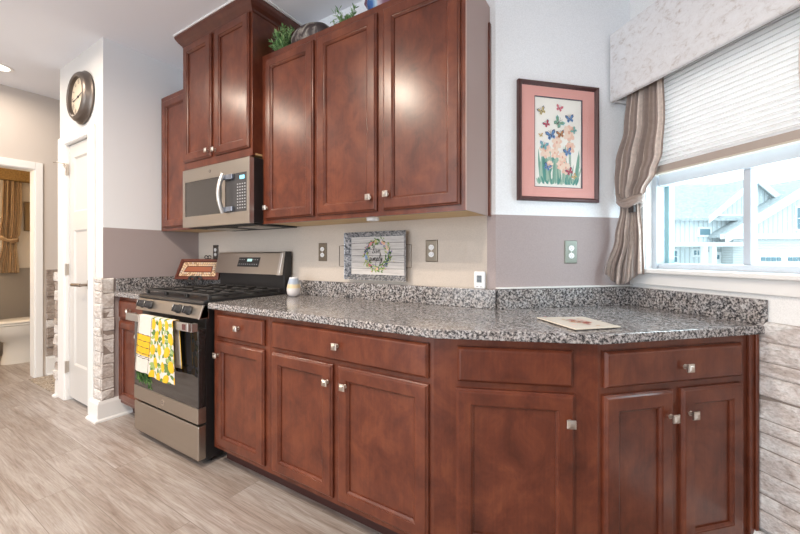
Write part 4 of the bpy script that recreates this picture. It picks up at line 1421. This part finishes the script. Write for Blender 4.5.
TOW = [m_cloth('towel_cream', (0.66, 0.60, 0.54), var=0.04), m_cloth('towel_yellow', (0.72, 0.43, 0.03), var=0.05), m_cloth('towel_black', (0.05, 0.05, 0.05)),
       m_cloth('towel_green', (0.12, 0.20, 0.06), var=0.2), m_cloth('towel_lightgreen', (0.30, 0.38, 0.14), var=0.15), m_cloth('towel_gold', (0.62, 0.34, 0.03), var=0.06)]
def pick1(x, z, u, t):
    if u < 0.07 and u > 0.045: return 2
    if 0.90 < u < 0.925: return 2
    for k in (0.325, 0.435, 0.545, 0.655, 0.705, 0.735):
        if abs(t - k - 0.02 * u) < 0.005: return 2
    if 0.325 < t - 0.02 * u < 0.69: return 1
    return 0
t1 = towel('dish_towel', 'cream dish towel with a yellow band and thin black lines on the oven handle', -2.585, -2.402, -2.625, -2.445, 0.478, 0.60, pick1, TOW, 0.003, 1)
# leafy green tail hanging under it
mb = MB()
rnd = random.Random(8)
for k in range(95):
    x = rnd.uniform(-0.150, 0.045); z = rnd.uniform(-0.400, -0.345) - 0.02 * (x > 0)
    L = rnd.uniform(0.018, 0.034); a = rnd.uniform(-2.6, -0.5)
    y = 0.004 + rnd.uniform(-0.006, 0.006)
    w_ = 0.006
    mb.poly([(x, y, z), (x + L / 2 * math.cos(a) - w_ * math.sin(a), y - 0.003, z + L / 2 * math.sin(a) + w_ * math.cos(a)), (x + L * math.cos(a), y, z + L * math.sin(a)),
             (x + L / 2 * math.cos(a) + w_ * math.sin(a), y - 0.003, z + L / 2 * math.sin(a) - w_ * math.cos(a))], rnd.choice([0, 0, 1]))
mb.box(-0.13, 0.03, 0.010, 0.012, -0.40, -0.30, 0)
gt = mb.build('leaf_trim', [m_cloth('leaf_dark', (0.045, 0.10, 0.03), var=0.2), m_cloth('leaf_mid', (0.11, 0.20, 0.06), var=0.2)], t1)
gt['label'] = 'dark green leafy trim below the cream hem'
rnd = random.Random(21)
LEM = []
for r_ in range(5):
    for c_ in range(4):
        LEM.append((0.020 + c_ * 0.072 + (0.036 if r_ % 2 else 0) + rnd.uniform(-0.006, 0.006), 0.035 + r_ * 0.075 + rnd.uniform(-0.008, 0.008), rnd.uniform(0.023, 0.028), rnd.uniform(-0.6, 0.6)))
LEAFS = []
for (x, z, r_, a) in LEM:
    for q in range(5):
        b = a + rnd.choice([-1.9, 1.9, 0.3, 3.4, 2.6]) + rnd.uniform(-0.3, 0.3)
        LEAFS.append((x + 0.036 * math.cos(b), z + 0.036 * math.sin(b), 0.022, 0.010, b, rnd.choice([3, 4])))
def pick2(x, z, u, t):
    for (cx, cz, r_, a) in LEM:
        dx, dz = x - cx, z - cz
        p = dx * math.cos(a) + dz * math.sin(a); q = -dx * math.sin(a) + dz * math.cos(a)
        e = (p / (r_ * 0.78)) ** 2 + (q / (r_ * 1.2)) ** 2
        if e < 1: return 5 if (e > 0.55 and p > 0.2 * r_) else 1
    for (cx, cz, la, lb, a, mm) in LEAFS:
        dx, dz = x - cx, z - cz
        p = dx * math.cos(a) + dz * math.sin(a); q = -dx * math.sin(a) + dz * math.cos(a)
        if abs(p) < la and abs(q) < lb * (1 - (p / la) ** 2): return mm
    return 0
towel('dish_towel', 'lemon print dish towel hanging over the oven handle', -2.398, -2.175, -2.430, -2.145, 0.470, 0.55, pick2, TOW, 0.006, 2, yoff=0.005, n=110, rows=170)

# ------------------------------------------------------------------ things on top of the wall cabinets
TOPZ = U1
def sprig_bush(label, loc, spread, height, n, seed, droop=0.3):
    o = thing('artificial_greenery', label, 'plant', loc)
    rnd = random.Random(seed)
    mb = MB(); ms = MB()
    for k in range(n):
        a = rnd.uniform(0, 2 * PI); q = rnd.uniform(0.25, 1.0)
        base = Vector((rnd.uniform(-0.3, 0.3) * spread, rnd.uniform(-0.25, 0.25) * spread * 0.5, 0.002))
        tip = base + Vector((math.cos(a) * spread * q, math.sin(a) * spread * 0.6 * q, height * rnd.uniform(0.35, 1.0)))
        pts = []
        for i in range(9):
            t = i / 8
            p = base.lerp(tip, t); p.z += droop * height * math.sin(PI * t) * 0.4
            pts.append(p)
        ms.tube(pts, [0.0018 - 0.0012 * i / 8 for i in range(9)], 4)
        for i in range(1, 9):
            for q2 in range(5):
                p = pts[i] + Vector((rnd.uniform(-1, 1), rnd.uniform(-1, 1), rnd.uniform(-1, 1))) * 0.004
                d = (pts[i] - pts[i - 1]).normalized() * 0.6 + Vector((rnd.uniform(-1, 1), rnd.uniform(-1, 1), rnd.uniform(-0.4, 1)))
                d.normalize()
                L = rnd.uniform(0.018, 0.034); w_ = L * 0.10
                s_ = d.cross(Vector((rnd.uniform(-1, 1), rnd.uniform(-1, 1), 1))).normalized() * w_
                if (p + d * L).z < 0.002: continue
                mb.poly([p, p + d * L * 0.5 + s_, p + d * L, p + d * L * 0.5 - s_], rnd.choice([0, 0, 1, 2]))
    mb.build('foliage', FOL, o)
    ms.build('stems', FOL[1], o)
    return o
FOL = [mat('leaf_green', (0.17, 0.33, 0.11), 0.5), mat('leaf_deep', (0.08, 0.19, 0.055), 0.5), mat('leaf_bright', (0.36, 0.50, 0.22), 0.5)]
sprig_bush('rosemary-like green sprigs on the cabinet top beside the tall cabinet', (-1.885, 1.59, TOPZ), 0.075, 0.175, 46, 3)
sprig_bush('small green sprigs on the cabinet top right of the mottled ball', (-1.37, 1.60, TOPZ), 0.09, 0.115, 22, 4, 0.1)
def m_mottle():
    m = mat('mottled_shell', (0.3, 0.27, 0.25), 0.6)
    t = NT(m)
    n = t.noise(t.pos(), 13, 3, 0.55, 0.5)
    n2 = t.noise(t.pos(), 70, 3, 0.6)
    c = t.ramp(n, [(0.46, (0.045, 0.03, 0.03)), (0.50, (0.17, 0.14, 0.125)), (0.56, (0.32, 0.30, 0.265)), (0.72, (0.45, 0.44, 0.41))])
    t.color(t.mix(0.6, c, t.ramp(n2, [(0.3, (0.6, 0.6, 0.6)), (0.6, (1.1, 1.1, 1.1))]), 'MULTIPLY'))
    t.bump(n2, 0.2, 0.005)
    return m
bl = MB()
prof = [(0.001 + 0.112 * math.sin(PI * k / 14), 0.075 - 0.075 * math.cos(PI * k / 14)) for k in range(15)]
bl.lathe(prof, (0, 0, 0.0), 'z', 28, sx=1.35, sy=0.75)
o = bl.build('decorative_gourd', m_mottle(), None, smooth=80)
o.location = (-1.655, 1.62, TOPZ)
tag(o, 'mottled grey-brown rounded gourd on the cabinet top between the two sprigs', 'decoration')
vz = thing('painted_jug', 'glossy blue and plum painted jug on top of the double-door wall cabinet', 'jug', (-1.115, 1.62, TOPZ))
mb = MB()
mb.lathe([(0.05, 0.0), (0.075, 0.02), (0.095, 0.07), (0.092, 0.12), (0.065, 0.17), (0.045, 0.20), (0.052, 0.225), (0.046, 0.225), (0.04, 0.20)], seg=28)
def m_jug():
    m = mat('jug_glaze', (0.1, 0.2, 0.5), 0.15)
    t = NT(m)
    n = t.noise(t.pos((1, 1, 0.5)), 7, 2, 0.5, 0.4)
    t.color(t.ramp(n, [(0.40, (0.22, 0.10, 0.15)), (0.46, (0.38, 0.25, 0.28)), (0.5, (0.35, 0.52, 0.68)), (0.54, (0.03, 0.12, 0.36)), (0.65, (0.02, 0.05, 0.20))], 'LINEAR'))
    return m
mb.build('body', m_jug(), vz, smooth=60)
mb = MB()
mb.tube([(-0.05, -0.01, 0.19), (-0.10, -0.015, 0.17), (-0.115, -0.015, 0.12), (-0.09, -0.01, 0.08)], 0.008, 8)
mb.build('handle', pal('jug_plum', (0.20, 0.10, 0.13)), vz, smooth=60)

# ------------------------------------------------------------------ window dressing
vl = thing('window_cornice', 'padded pale grey crushed-velvet cornice box above the window', 'valance', (KD.x, KD.y, 2.0), -45)
mb = MB()
mb.box(0.012, 1.06, -0.145, -0.118, 0.003, 0.366)
mb.box(0.012, 0.040, -0.118, -0.003, 0.003, 0.366).box(1.032, 1.06, -0.118, -0.003, 0.003, 0.366).box(0.04, 1.032, -0.118, -0.003, 0.346, 0.366)
mb.build('fabric_box', M_VALANCE, vl, bevel=0.010, seg=3)
mb = MB()
mb.box(0.035, 1.04, -0.122, -0.116, 0.006, 0.05)
mb.build('lining', mat('brown_lining', (0.12, 0.10, 0.07), 0.7), vl)

bl = thing('cellular_shade', 'pale pleated cellular shade lowered over the top of the window', 'blind', (KD.x, KD.y, 1.585), -45)
mb = MB()
zt = 2.20 - 1.585
n_ = 26
rows_, kinds = [], []
for k in range(n_):
    zb_ = 0.040 + (zt - 0.040) * k / n_
    p_ = (zt - 0.040) / n_
    for fz_, y_ in ((0.0, -0.021), (0.16, -0.021), (0.58, -0.035)):       # glued seam, then the two faces of the cell
        rows_.append([(0.080, y_, zb_ + p_ * fz_), (0.945, y_, zb_ + p_ * fz_)])
mb.loft(rows_, close=False, ms=lambda k, i: 1 if k % 3 == 0 else 0)
rows_ = [[(a[0], -0.038 - a[1] + 0.002, a[2]), (b[0], -0.038 - b[1] + 0.002, b[2])] for a, b in rows_]
mb.loft(rows_, close=False, ms=lambda k, i: 1 if k % 3 == 0 else 0)
mb.build('pleated_fabric', [M_BLIND, M_SEAM], bl)
MB().box(0.080, 0.945, -0.036, -0.008, 0.008, 0.042).build('bottom_rail', M_BLINDRAIL, bl, bevel=0.003)
MB().box(0.080, 0.945, -0.038, -0.008, 0.0, 0.009).build('rail_edge', M_BLINDEDGE, bl, bevel=0.002)
mb = MB()
mb.box(0.080, 0.945, -0.040, -0.0185, zt - 0.03, zt)
mb.build('head_rail', M_BLINDRAIL, bl)

def interp(keys, z):
    ks = sorted(keys, key=lambda k: -k[0])
    if z >= ks[0][0]: return ks[0][1:]
    for a, b in zip(ks, ks[1:]):
        if b[0] <= z <= a[0]:
            t = (a[0] - z) / (a[0] - b[0])
            t = t * t * (3 - 2 * t)
            return tuple(p + (q - p) * t for p, q in zip(a[1:], b[1:]))
    return ks[-1][1:]
def curtain(name, label, keys, folds, root, rz, mats, bottom, mirror=None, seed=0, tie=None, tied=None, stripe=(0, 1, 0, 2), extra=()):
    """keys: z -> sL, oL, sR, oR, fold depth"""
    o = thing(name, label, 'curtain', root, rz)
    rnd = random.Random(seed)
    nu, zs_ = 96, []
    ztop = keys[0][0]
    nv = 70
    mb = MB(); rows_ = []
    jit = [rnd.uniform(-0.5, 0.5) for _ in range(folds + 2)]
    for j in range(nv + 1):
        v = j / nv
        row = []
        for i in range(nu + 1):
            u = i / nu
            z = ztop + (bottom(u) - ztop) * v
            sL, oL, sR, oR, am = interp(keys, z)
            s = sL + (sR - sL) * u; of = oL + (oR - oL) * u
            dx, dy = sR - sL, oR - oL
            L = math.hypot(dx, dy); nx, ny = dy / L, -dx / L
            w = math.sin(2 * PI * folds * u + jit[int(u * folds)] * 0.7 + 0.5 * math.sin(z * 4)) + 0.35 * math.sin(2 * PI * folds * 2.3 * u + z * 3)
            am *= (1 - u ** 8)
            ss = s + nx * am * w; oo = of + ny * am * w
            if mirror is not None: ss = mirror - ss
            row.append((ss, oo, z))
        rows_.append(row)
    ns = len(stripe) * 2
    mb.loft(rows_, close=False, ms=lambda k, i: stripe[int(i / nu * ns * 1.0) % len(stripe)])
    dr = mb.build('drape', mats, o, smooth=70, solid=0.002)
    if tie:
        mb = MB()
        s0, s1, of, z, r = tie
        pts = []
        for k in range(25):
            a = 2 * PI * k / 24
            ss = (s0 + s1) / 2 + (s1 - s0) / 2 * math.cos(a)
            if mirror is not None: ss = mirror - ss
            pts.append((ss, of + r * math.sin(a), z + 0.012 * math.cos(a * 2) - 0.01 * math.cos(a)))
        for q in range(3):
            mb.tube([(p[0], p[1] * 1.0, p[2] + (q - 1) * 0.013 + 0.004 * math.sin(i * 0.9 + q)) for i, p in enumerate(pts[:-1])], 0.0115, 8, m=(0, 0, 2)[q], closed=True)
        mb.build('tieback', mats, o, smooth=70)
    return o
keysL = [(2.06, 0.085, -0.085, 0.262, -0.070, 0.014), (1.85, 0.060, -0.085, 0.270, -0.070, 0.016), (1.68, 0.020, -0.095, 0.262, -0.075, 0.020), (1.59, 0.016, -0.100, 0.232, -0.080, 0.020),
         (1.51, 0.024, -0.102, 0.180, -0.085, 0.018), (1.465, 0.045, -0.100, 0.150, -0.09, 0.010), (1.43, 0.048, -0.102, 0.152, -0.09, 0.010), (1.28, 0.030, -0.120, 0.160, -0.080, 0.016), (1.10, 0.018, -0.185, 0.158, -0.070, 0.020), (1.03, 0.018, -0.190, 0.150, -0.075, 0.020)]
ct_ = curtain('curtain', 'left striped taupe curtain tied into a knot beside the picture', keysL, 6, (KD.x, KD.y, 0), -45, [M_CURT_A, M_CURT_B, M_CURT_C],
        lambda u: 1.105 - 0.062 * math.sin(PI * min(1, u * 1.15)) - 0.012 * u, tie=(0.034, 0.162, -0.098, 1.468, 0.036), stripe=(0, 1, 2, 0, 0, 1, 2), seed=3)
MB().box(0.118, 0.150, -0.128, -0.112, 1.405, 1.440).build('tie_clip', M_DARKTIE, ct_, bevel=0.003)
keysR = [(z, a - 0.003, b, c, d, e) for z, a, b, c, d, e in keysL]
keysR = [(z, a, min(b, -0.07) if z > 1.2 else -0.085, c, d, e) for z, a, b, c, d, e in keysR]
curtain('curtain', 'right striped taupe curtain at the edge of the view under the cornice', keysR, 6, (KD.x, KD.y, 0), -45, [M_CURT_A, M_CURT_B, M_CURT_C],
        lambda u: 1.125 - 0.0 * u, mirror=1.035, stripe=(2, 0, 1, 0, 0, 1), seed=5, tie=(0.034, 0.162, -0.098, 1.468, 0.036))

# ------------------------------------------------------------------ ceiling lights
def downlight(label, x, y, power=LAMP_W, col=WARM):
    o = thing('recessed_light', label, 'ceiling light', (x, y, CEIL), 0, 'recessed ceiling lights')
    mb = MB()
    mb.lathe([(0.092, 0.0), (0.092, -0.004), (0.080, -0.008), (0.068, -0.006), (0.066, 0.0)], seg=32)
    mb.build('trim_ring', M_WHITEP, o, smooth=40)
    MB().lathe([(0.066, -0.001), (0.066, -0.003)], seg=32).build('lens', M_LENS, o)
    a = area('lamp_beam', (0, 0, -0.012), (0, 0, 0), 0.13, 0.13, power, col, 'DISK', 170)
    a.parent = o
    return o
downlight('recessed ceiling light over the aisle in front of the wall cabinets', -1.88, -0.03, 42)
downlight('recessed ceiling light over the aisle in front of the range', -3.38, 0.04, 16)
downlight('added out-of-view ceiling light between the range and the closet wall', -3.36, 0.50, 9)  # added to put a highlight on the tall cabinet doors
downlight('added unseen ceiling light over the aisle nearest the window', -0.35, -0.30)  # added out of view to light the counter side
downlight('added unseen ceiling light behind the viewpoint toward the rear opening', -1.9, -2.0)  # added behind the camera as general fill
downlight('added unseen ceiling light at the back of the room near the hall', -3.5, -2.0, 18)  # another unseen lamp added to brighten the room
downlight('recessed ceiling light in the hall before the bathroom doorway', -4.48, 0.83, LAMP_W * 0.25)
# bathroom vanity lamp
vlamp = thing('vanity_light', 'warm globe light on the bathroom wall out of sight', 'lamp', (-5.7, -0.34, 2.0), 180)
MB().box(-0.12, 0.12, -0.02, 0, -0.04, 0.04).build('back_plate', M_NICKEL, vlamp)
MB().lathe([(0.01, 0.0), (0.05, 0.03), (0.06, 0.07), (0.045, 0.11), (0.01, 0.125)], (0, -0.02, 0), 'y', 20).build('globe', M_LENS, vlamp, smooth=60)
pd = bpy.data.lights.new('vanity_bulb', 'POINT'); pd.energy = 32; pd.color = (1.0, 0.74, 0.45); pd.shadow_soft_size = 0.08
po = bpy.data.objects.new('vanity_bulb', pd); C.objects.link(po); po.parent = vlamp; po.location = (0, -0.26, 0.0)

# ------------------------------------------------------------------ bathroom contents
to = thing('toilet', 'white toilet seen through the bathroom doorway', 'toilet', (-5.83, 1.735, 0), 0)
def egg(cy, ry_f, ry_b, rx, z, n=28):
    pts = []
    for i in range(n):
        a = 2 * PI * i / n
        ry = ry_f if math.sin(a) < 0 else ry_b
        pts.append((rx * math.cos(a), cy + ry * math.sin(a), z))
    return pts
PORC = mat('porcelain', (0.82, 0.80, 0.76), 0.12)
mb = MB()
mb.loft([egg(-0.42, 0.22, 0.24, 0.115, 0.0), egg(-0.42, 0.22, 0.24, 0.112, 0.03), egg(-0.42, 0.20, 0.24, 0.105, 0.12), egg(-0.42, 0.20, 0.25, 0.115, 0.235), egg(-0.44, 0.27, 0.26, 0.155, 0.295),
         egg(-0.46, 0.31, 0.26, 0.182, 0.35), egg(-0.46, 0.315, 0.26, 0.186, 0.425), egg(-0.46, 0.30, 0.25, 0.175, 0.428)])
mb.build('bowl', PORC, to, smooth=50)
mb = MB()
mb.loft([egg(-0.46, 0.315, 0.24, 0.188, 0.432), egg(-0.46, 0.318, 0.24, 0.190, 0.440), egg(-0.46, 0.315, 0.24, 0.188, 0.450)])
mb.build('seat', PORC, to, smooth=50)
mb = MB()
mb.loft([egg(-0.46, 0.315, 0.24, 0.188, 0.455), egg(-0.46, 0.318, 0.24, 0.190, 0.464), egg(-0.46, 0.30, 0.23, 0.178, 0.474), egg(-0.46, 0.2, 0.16, 0.12, 0.479)])
mb.build('lid', PORC, to, smooth=50)
tk = MB().box(-0.21, 0.21, -0.20, -0.01, 0.42, 0.76).build('tank', PORC, to, bevel=0.02, seg=3)
MB().box(-0.22, 0.22, -0.21, -0.005, 0.76, 0.79).build('tank_lid', PORC, to, bevel=0.008)
MB().tube([(-0.16, -0.205, 0.70), (-0.16, -0.225, 0.70), (-0.09, -0.228, 0.695)], 0.007, 8).build('flush_lever', M_NICKEL, to)

bv = MB().box(0.50, 1.46, -0.10, -0.002, 2.08, 2.30).build('bathroom_valance', M_BVAL, None, bevel=0.01)
place(bv, (-6.30, 0, 0), 90)
tag(bv, 'golden brown box valance on the bathroom wall beyond the doorway', 'valance')
kb = [(2.078, 0.04, -0.05, 0.20, -0.05, 0.014), (1.7, 0.03, -0.05, 0.20, -0.05, 0.014), (1.45, 0.01, -0.06, 0.185, -0.055, 0.014), (1.38, 0.035, -0.06, 0.15, -0.06, 0.010), (1.32, 0.03, -0.06, 0.155, -0.06, 0.010), (1.0, -0.02, -0.06, 0.175, -0.06, 0.016)]
# along the back wall, local x = world y
kb = [(z, a + 1.155, b, c + 1.155, d, e) for z, a, b, c, d, e in kb]
curtain('curtain', 'brown striped curtain tied back on the bathroom wall, seen through the doorway', kb, 4, (-6.30, 0, 0), 90, [M_BCURT_A, M_BCURT_B], lambda u: 0.985, tie=(1.18, 1.315, -0.06, 1.375, 0.03), stripe=(0, 1, 0, 1), seed=2)
bp = thing('framed_picture', 'small golden brown picture on the bathroom wall beside the curtain', 'picture', (-6.30, 1.475, 1.67), 90)
mb = MB()
q_ = 0.095
mb.box(-q_, q_, -0.018, -0.002, -0.18, 0.18)
mb.build('frame', mat('bronze_frame', (0.18, 0.12, 0.06), 0.5), bp, bevel=0.004)
MB().box(-q_ + 0.012, q_ - 0.012, -0.021, -0.018, -0.168, 0.168).build('canvas', mat('ochre_canvas', (0.30, 0.20, 0.09), 0.7), bp)
# rug in the hall
mb = MB()
mb.box(0, 0.66, 0, 1.2, 0, 0.008)
rugm = mat('patterned_rug', (0.5, 0.45, 0.38), 0.95, spec=0.1)
tR = NT(rugm)
n_ = tR.noise(tR.pos(), 14, 4, 0.6, 1.2)
tR.color(tR.ramp(n_, [(0.38, (0.20, 0.17, 0.15)), (0.46, (0.50, 0.44, 0.38)), (0.54, (0.28, 0.23, 0.19)), (0.62, (0.62, 0.56, 0.48))]))
o = mb.build('hall_rug', rugm)
o.location = (-4.885, 1.105, 0)
tag(o, 'patterned beige runner rug on the hall floor by the bathroom doorway', 'rug')

# ------------------------------------------------------------------ outside: ground and the neighbouring house
struct(MB().box(-40, 60, 2.9, 90, -0.95, -0.9).build('ground', mat('pale_paving', (0.55, 0.56, 0.55), 0.9)))
yaw = R(32.15)
fwd = Vector((-math.sin(yaw), math.cos(yaw), 0)); rgt = Vector((math.cos(yaw), math.sin(yaw), 0))
HZ = 23.0
hroot = fwd * HZ; hroot.z = -0.9
hs = thing('house', 'pale two-storey neighbouring house with gables and a garage across the way', 'house', tuple(hroot), 32.15)
PX = HZ / 370.0
def hx(x): return (x - 400) * PX
def hz(y): return (256 - y) * PX + 1.185 + 0.9
M_SIDING = mat('white_siding', (0.78, 0.80, 0.80), 0.7)
def m_lap(name, axis_scale, c=(0.78, 0.80, 0.80)):
    m = mat(name, c, 0.7)
    t = NT(m)
    w = t.n('ShaderNodeTexWave', _wave_type='BANDS', _bands_direction=axis_scale[0], Scale=axis_scale[1])
    g_ = t.n('ShaderNodeTexCoord')
    t.l(g_.outputs['Object'], w.inputs['Vector'])
    t.bump(w.outputs['Fac'], 0.6, 0.03)
    t.color(t.ramp(w.outputs['Fac'], [(0.0, tuple(v * 0.62 for v in c)), (0.15, c), (1.0, c)]))
    return m
M_LAP = m_lap('lap_siding', ('Z', 3.0))
M_BATT = m_lap('board_and_batten', ('X', 1.1), (0.72, 0.77, 0.79))
M_ROOF = mat('shingle_roof', (0.50, 0.53, 0.54), 0.9)
tQ = NT(M_ROOF); nq = tQ.noise(tQ.pos(), 6, 4, 0.6)
tQ.color(tQ.ramp(nq, [(0.35, (0.34, 0.37, 0.38)), (0.6, (0.49, 0.52, 0.53))]))
M_HTRIM = mat('house_trim', (0.85, 0.86, 0.86), 0.6)
M_HGLASS = mat('house_window_glass', (0.16, 0.27, 0.32), 0.1)
# left wing: two-storey wall
mb = MB()
mb.box(hx(655), hx(790), 0.0, 7.5, 0, hz(217))
mb.build('wall', M_BATT, hs)
# main roof: slope rising away from the viewer
mb = MB()
e0, e1_, r0_, r1_ = hx(650), hx(800), hx(672), hx(800)
ze, zr = hz(219), hz(182)
yr = 3.6
zr2 = ze + (zr - ze) * 1.25
mb.loft([[(e0, -0.5, ze - 0.15), (e1_, -0.5, ze - 0.15), (e1_, -0.5, ze), (e0, -0.5, ze)], [(r0_, yr, zr2 - 0.15), (r1_, yr, zr2 - 0.15), (r1_, yr, zr2), (r0_, yr, zr2)], [(e0, 8.0, ze - 0.15), (e1_, 8.0, ze - 0.15), (e1_, 8.0, ze), (e0, 8.0, ze)]])
mb.build('main_roof', M_ROOF, hs)
# middle cross gable
def gable(xl, xr, xa, zl, za, y0, y1, rake=0.30, wallm=M_BATT, base=None):
    base = zl if base is None else base
    m1 = MB()
    m1.loft([[(xl, y, base), (xr, y, base), (xr, y, zl), (xa, y, za), (xl, y, zl)] for y in (y0, y1)])
    g_ = m1.build('gable_wall', wallm, hs)
    m2 = MB()
    ov = 0.35
    for sx_ in (-1, 1):
        xe = xl if sx_ < 0 else xr
        dz = (za - zl) / abs(xa - xe)
        xo = xe + sx_ * ov; zo = zl - dz * ov
        m2.loft([[(xo, y, zo), (xa, y, za), (xa, y, za + 0.18), (xo, y, zo + 0.18)] for y in (y0 - 0.35, y1)])
    rf = m2.build('gable_roof', M_ROOF, hs)
    m3 = MB()
    for sx_ in (-1, 1):
        xe = xl if sx_ < 0 else xr
        dz = (za - zl) / abs(xa - xe)
        xo = xe + sx_ * ov; zo = zl - dz * ov
        m3.loft([[(xo, y, zo - rake + 0.1), (xa, y, za - rake + 0.1), (xa, y, za + 0.19), (xo, y, zo + 0.19)] for y in (y0 - 0.42, y0 - 0.34)])
    m3.build('rake_board', M_HTRIM, rf)
gable(hx(708), hx(792), hx(750), hz(216), hz(181), -0.1, 3.5)
MB().box(hx(706), hx(794), -0.28, -0.10, hz(217.5), hz(214.5)).build('gable_band', M_HTRIM, hs)
K4 = 1 / (1 - 0.9 / HZ)
def gx(x): return 400 + (x - 400) / K4
def gy(y): return 256 + (y - 256) / K4
# garage wing with its big gable, nearer to the viewer
gable(hx(gx(726)), hx(gx(905)), hx(gx(816)), hz(gy(234)), hz(gy(179)), -0.9, 3.0, 0.45, M_BATT)
MB().box(hx(gx(734)) , hx(gx(900)), -0.85, 3.0, 0, hz(gy(236))).build('garage_wall', M_LAP, hs)
MB().box(hx(gx(720)), hx(gx(905)), -1.2, -0.9, hz(gy(239)), hz(gy(234))).build('eave_board', M_HTRIM, hs)
def hwin(xa, xb, ya, yb, y, muntins=(1, 1), name='window'):
    w = MB()
    w.box(hx(xa) - 0.12, hx(xb) + 0.12, y - 0.06, y + 0.02, hz(yb) - 0.12, hz(ya) + 0.12)
    fr = w.build(name, M_HTRIM, hs)
    MB().box(hx(xa), hx(xb), y - 0.08, y - 0.055, hz(yb), hz(ya)).build('pane', M_HGLASS, fr)
    m_ = MB()
    for k in range(1, muntins[0] + 1):
        x = hx(xa) + (hx(xb) - hx(xa)) * k / (muntins[0] + 1)
        m_.box(x - 0.025, x + 0.025, y - 0.095, y - 0.075, hz(yb), hz(ya))
    for k in range(1, muntins[1] + 1):
        z = hz(yb) + (hz(ya) - hz(yb)) * k / (muntins[1] + 1)
        m_.box(hx(xa), hx(xb), y - 0.095, y - 0.075, z - 0.025, z + 0.025)
    m_.build('muntin', M_HTRIM, fr)
hwin(gx(796), gx(830), gy(208), gy(229), -0.92, (2, 1))
# garage door with a row of small lights
gd = MB().box(hx(gx(752)), hx(gx(846)), -0.96, -0.88, 0.0, hz(gy(250))).build('garage_door', M_HTRIM, hs)
for xa in (760, 787, 814):
    m_ = MB()
    for k in range(4):
        a = xa + k * 5.2
        m_.box(hx(gx(a)), hx(gx(a + 4.0)), -1.0, -0.96, hz(gy(261.0)), hz(gy(257.2)))
    m_.build('door_light', M_HGLASS, gd)
hwin(699, 709, 229, 235, -0.02, (0, 0))
# front porch: roof, posts, door and window
MB().box(hx(660), hx(728), -1.9, 0.0, hz(247), hz(243.5)).build('porch_roof', M_HTRIM, hs)
for x in (682, 690, 724):
    MB().box(hx(x) - 0.12, hx(x) + 0.12, -1.8, -1.56, 0, hz(247)).build('porch_post', M_HTRIM, hs)
hwin(669, 676, 251, 262, -0.02, (0, 1))
hwin(693, 701, 250.5, 255, -0.02, (2, 0))
fd = MB().box(hx(706), hx(720), -0.10, 0.0, 0, hz(252)).build('front_door', M_HTRIM, hs)
MB().box(hx(708.5), hx(717.5), -0.14, -0.10, hz(259), hz(255)).build('door_glass', M_HGLASS, fd)
MB().box(hx(704), hx(722), -0.05, 0.0, 0, hz(248.5)).build('entry_shade', mat('shaded_entry', (0.42, 0.47, 0.48), 0.7), hs)  # flat slab, the shade of the entry is put into its grey
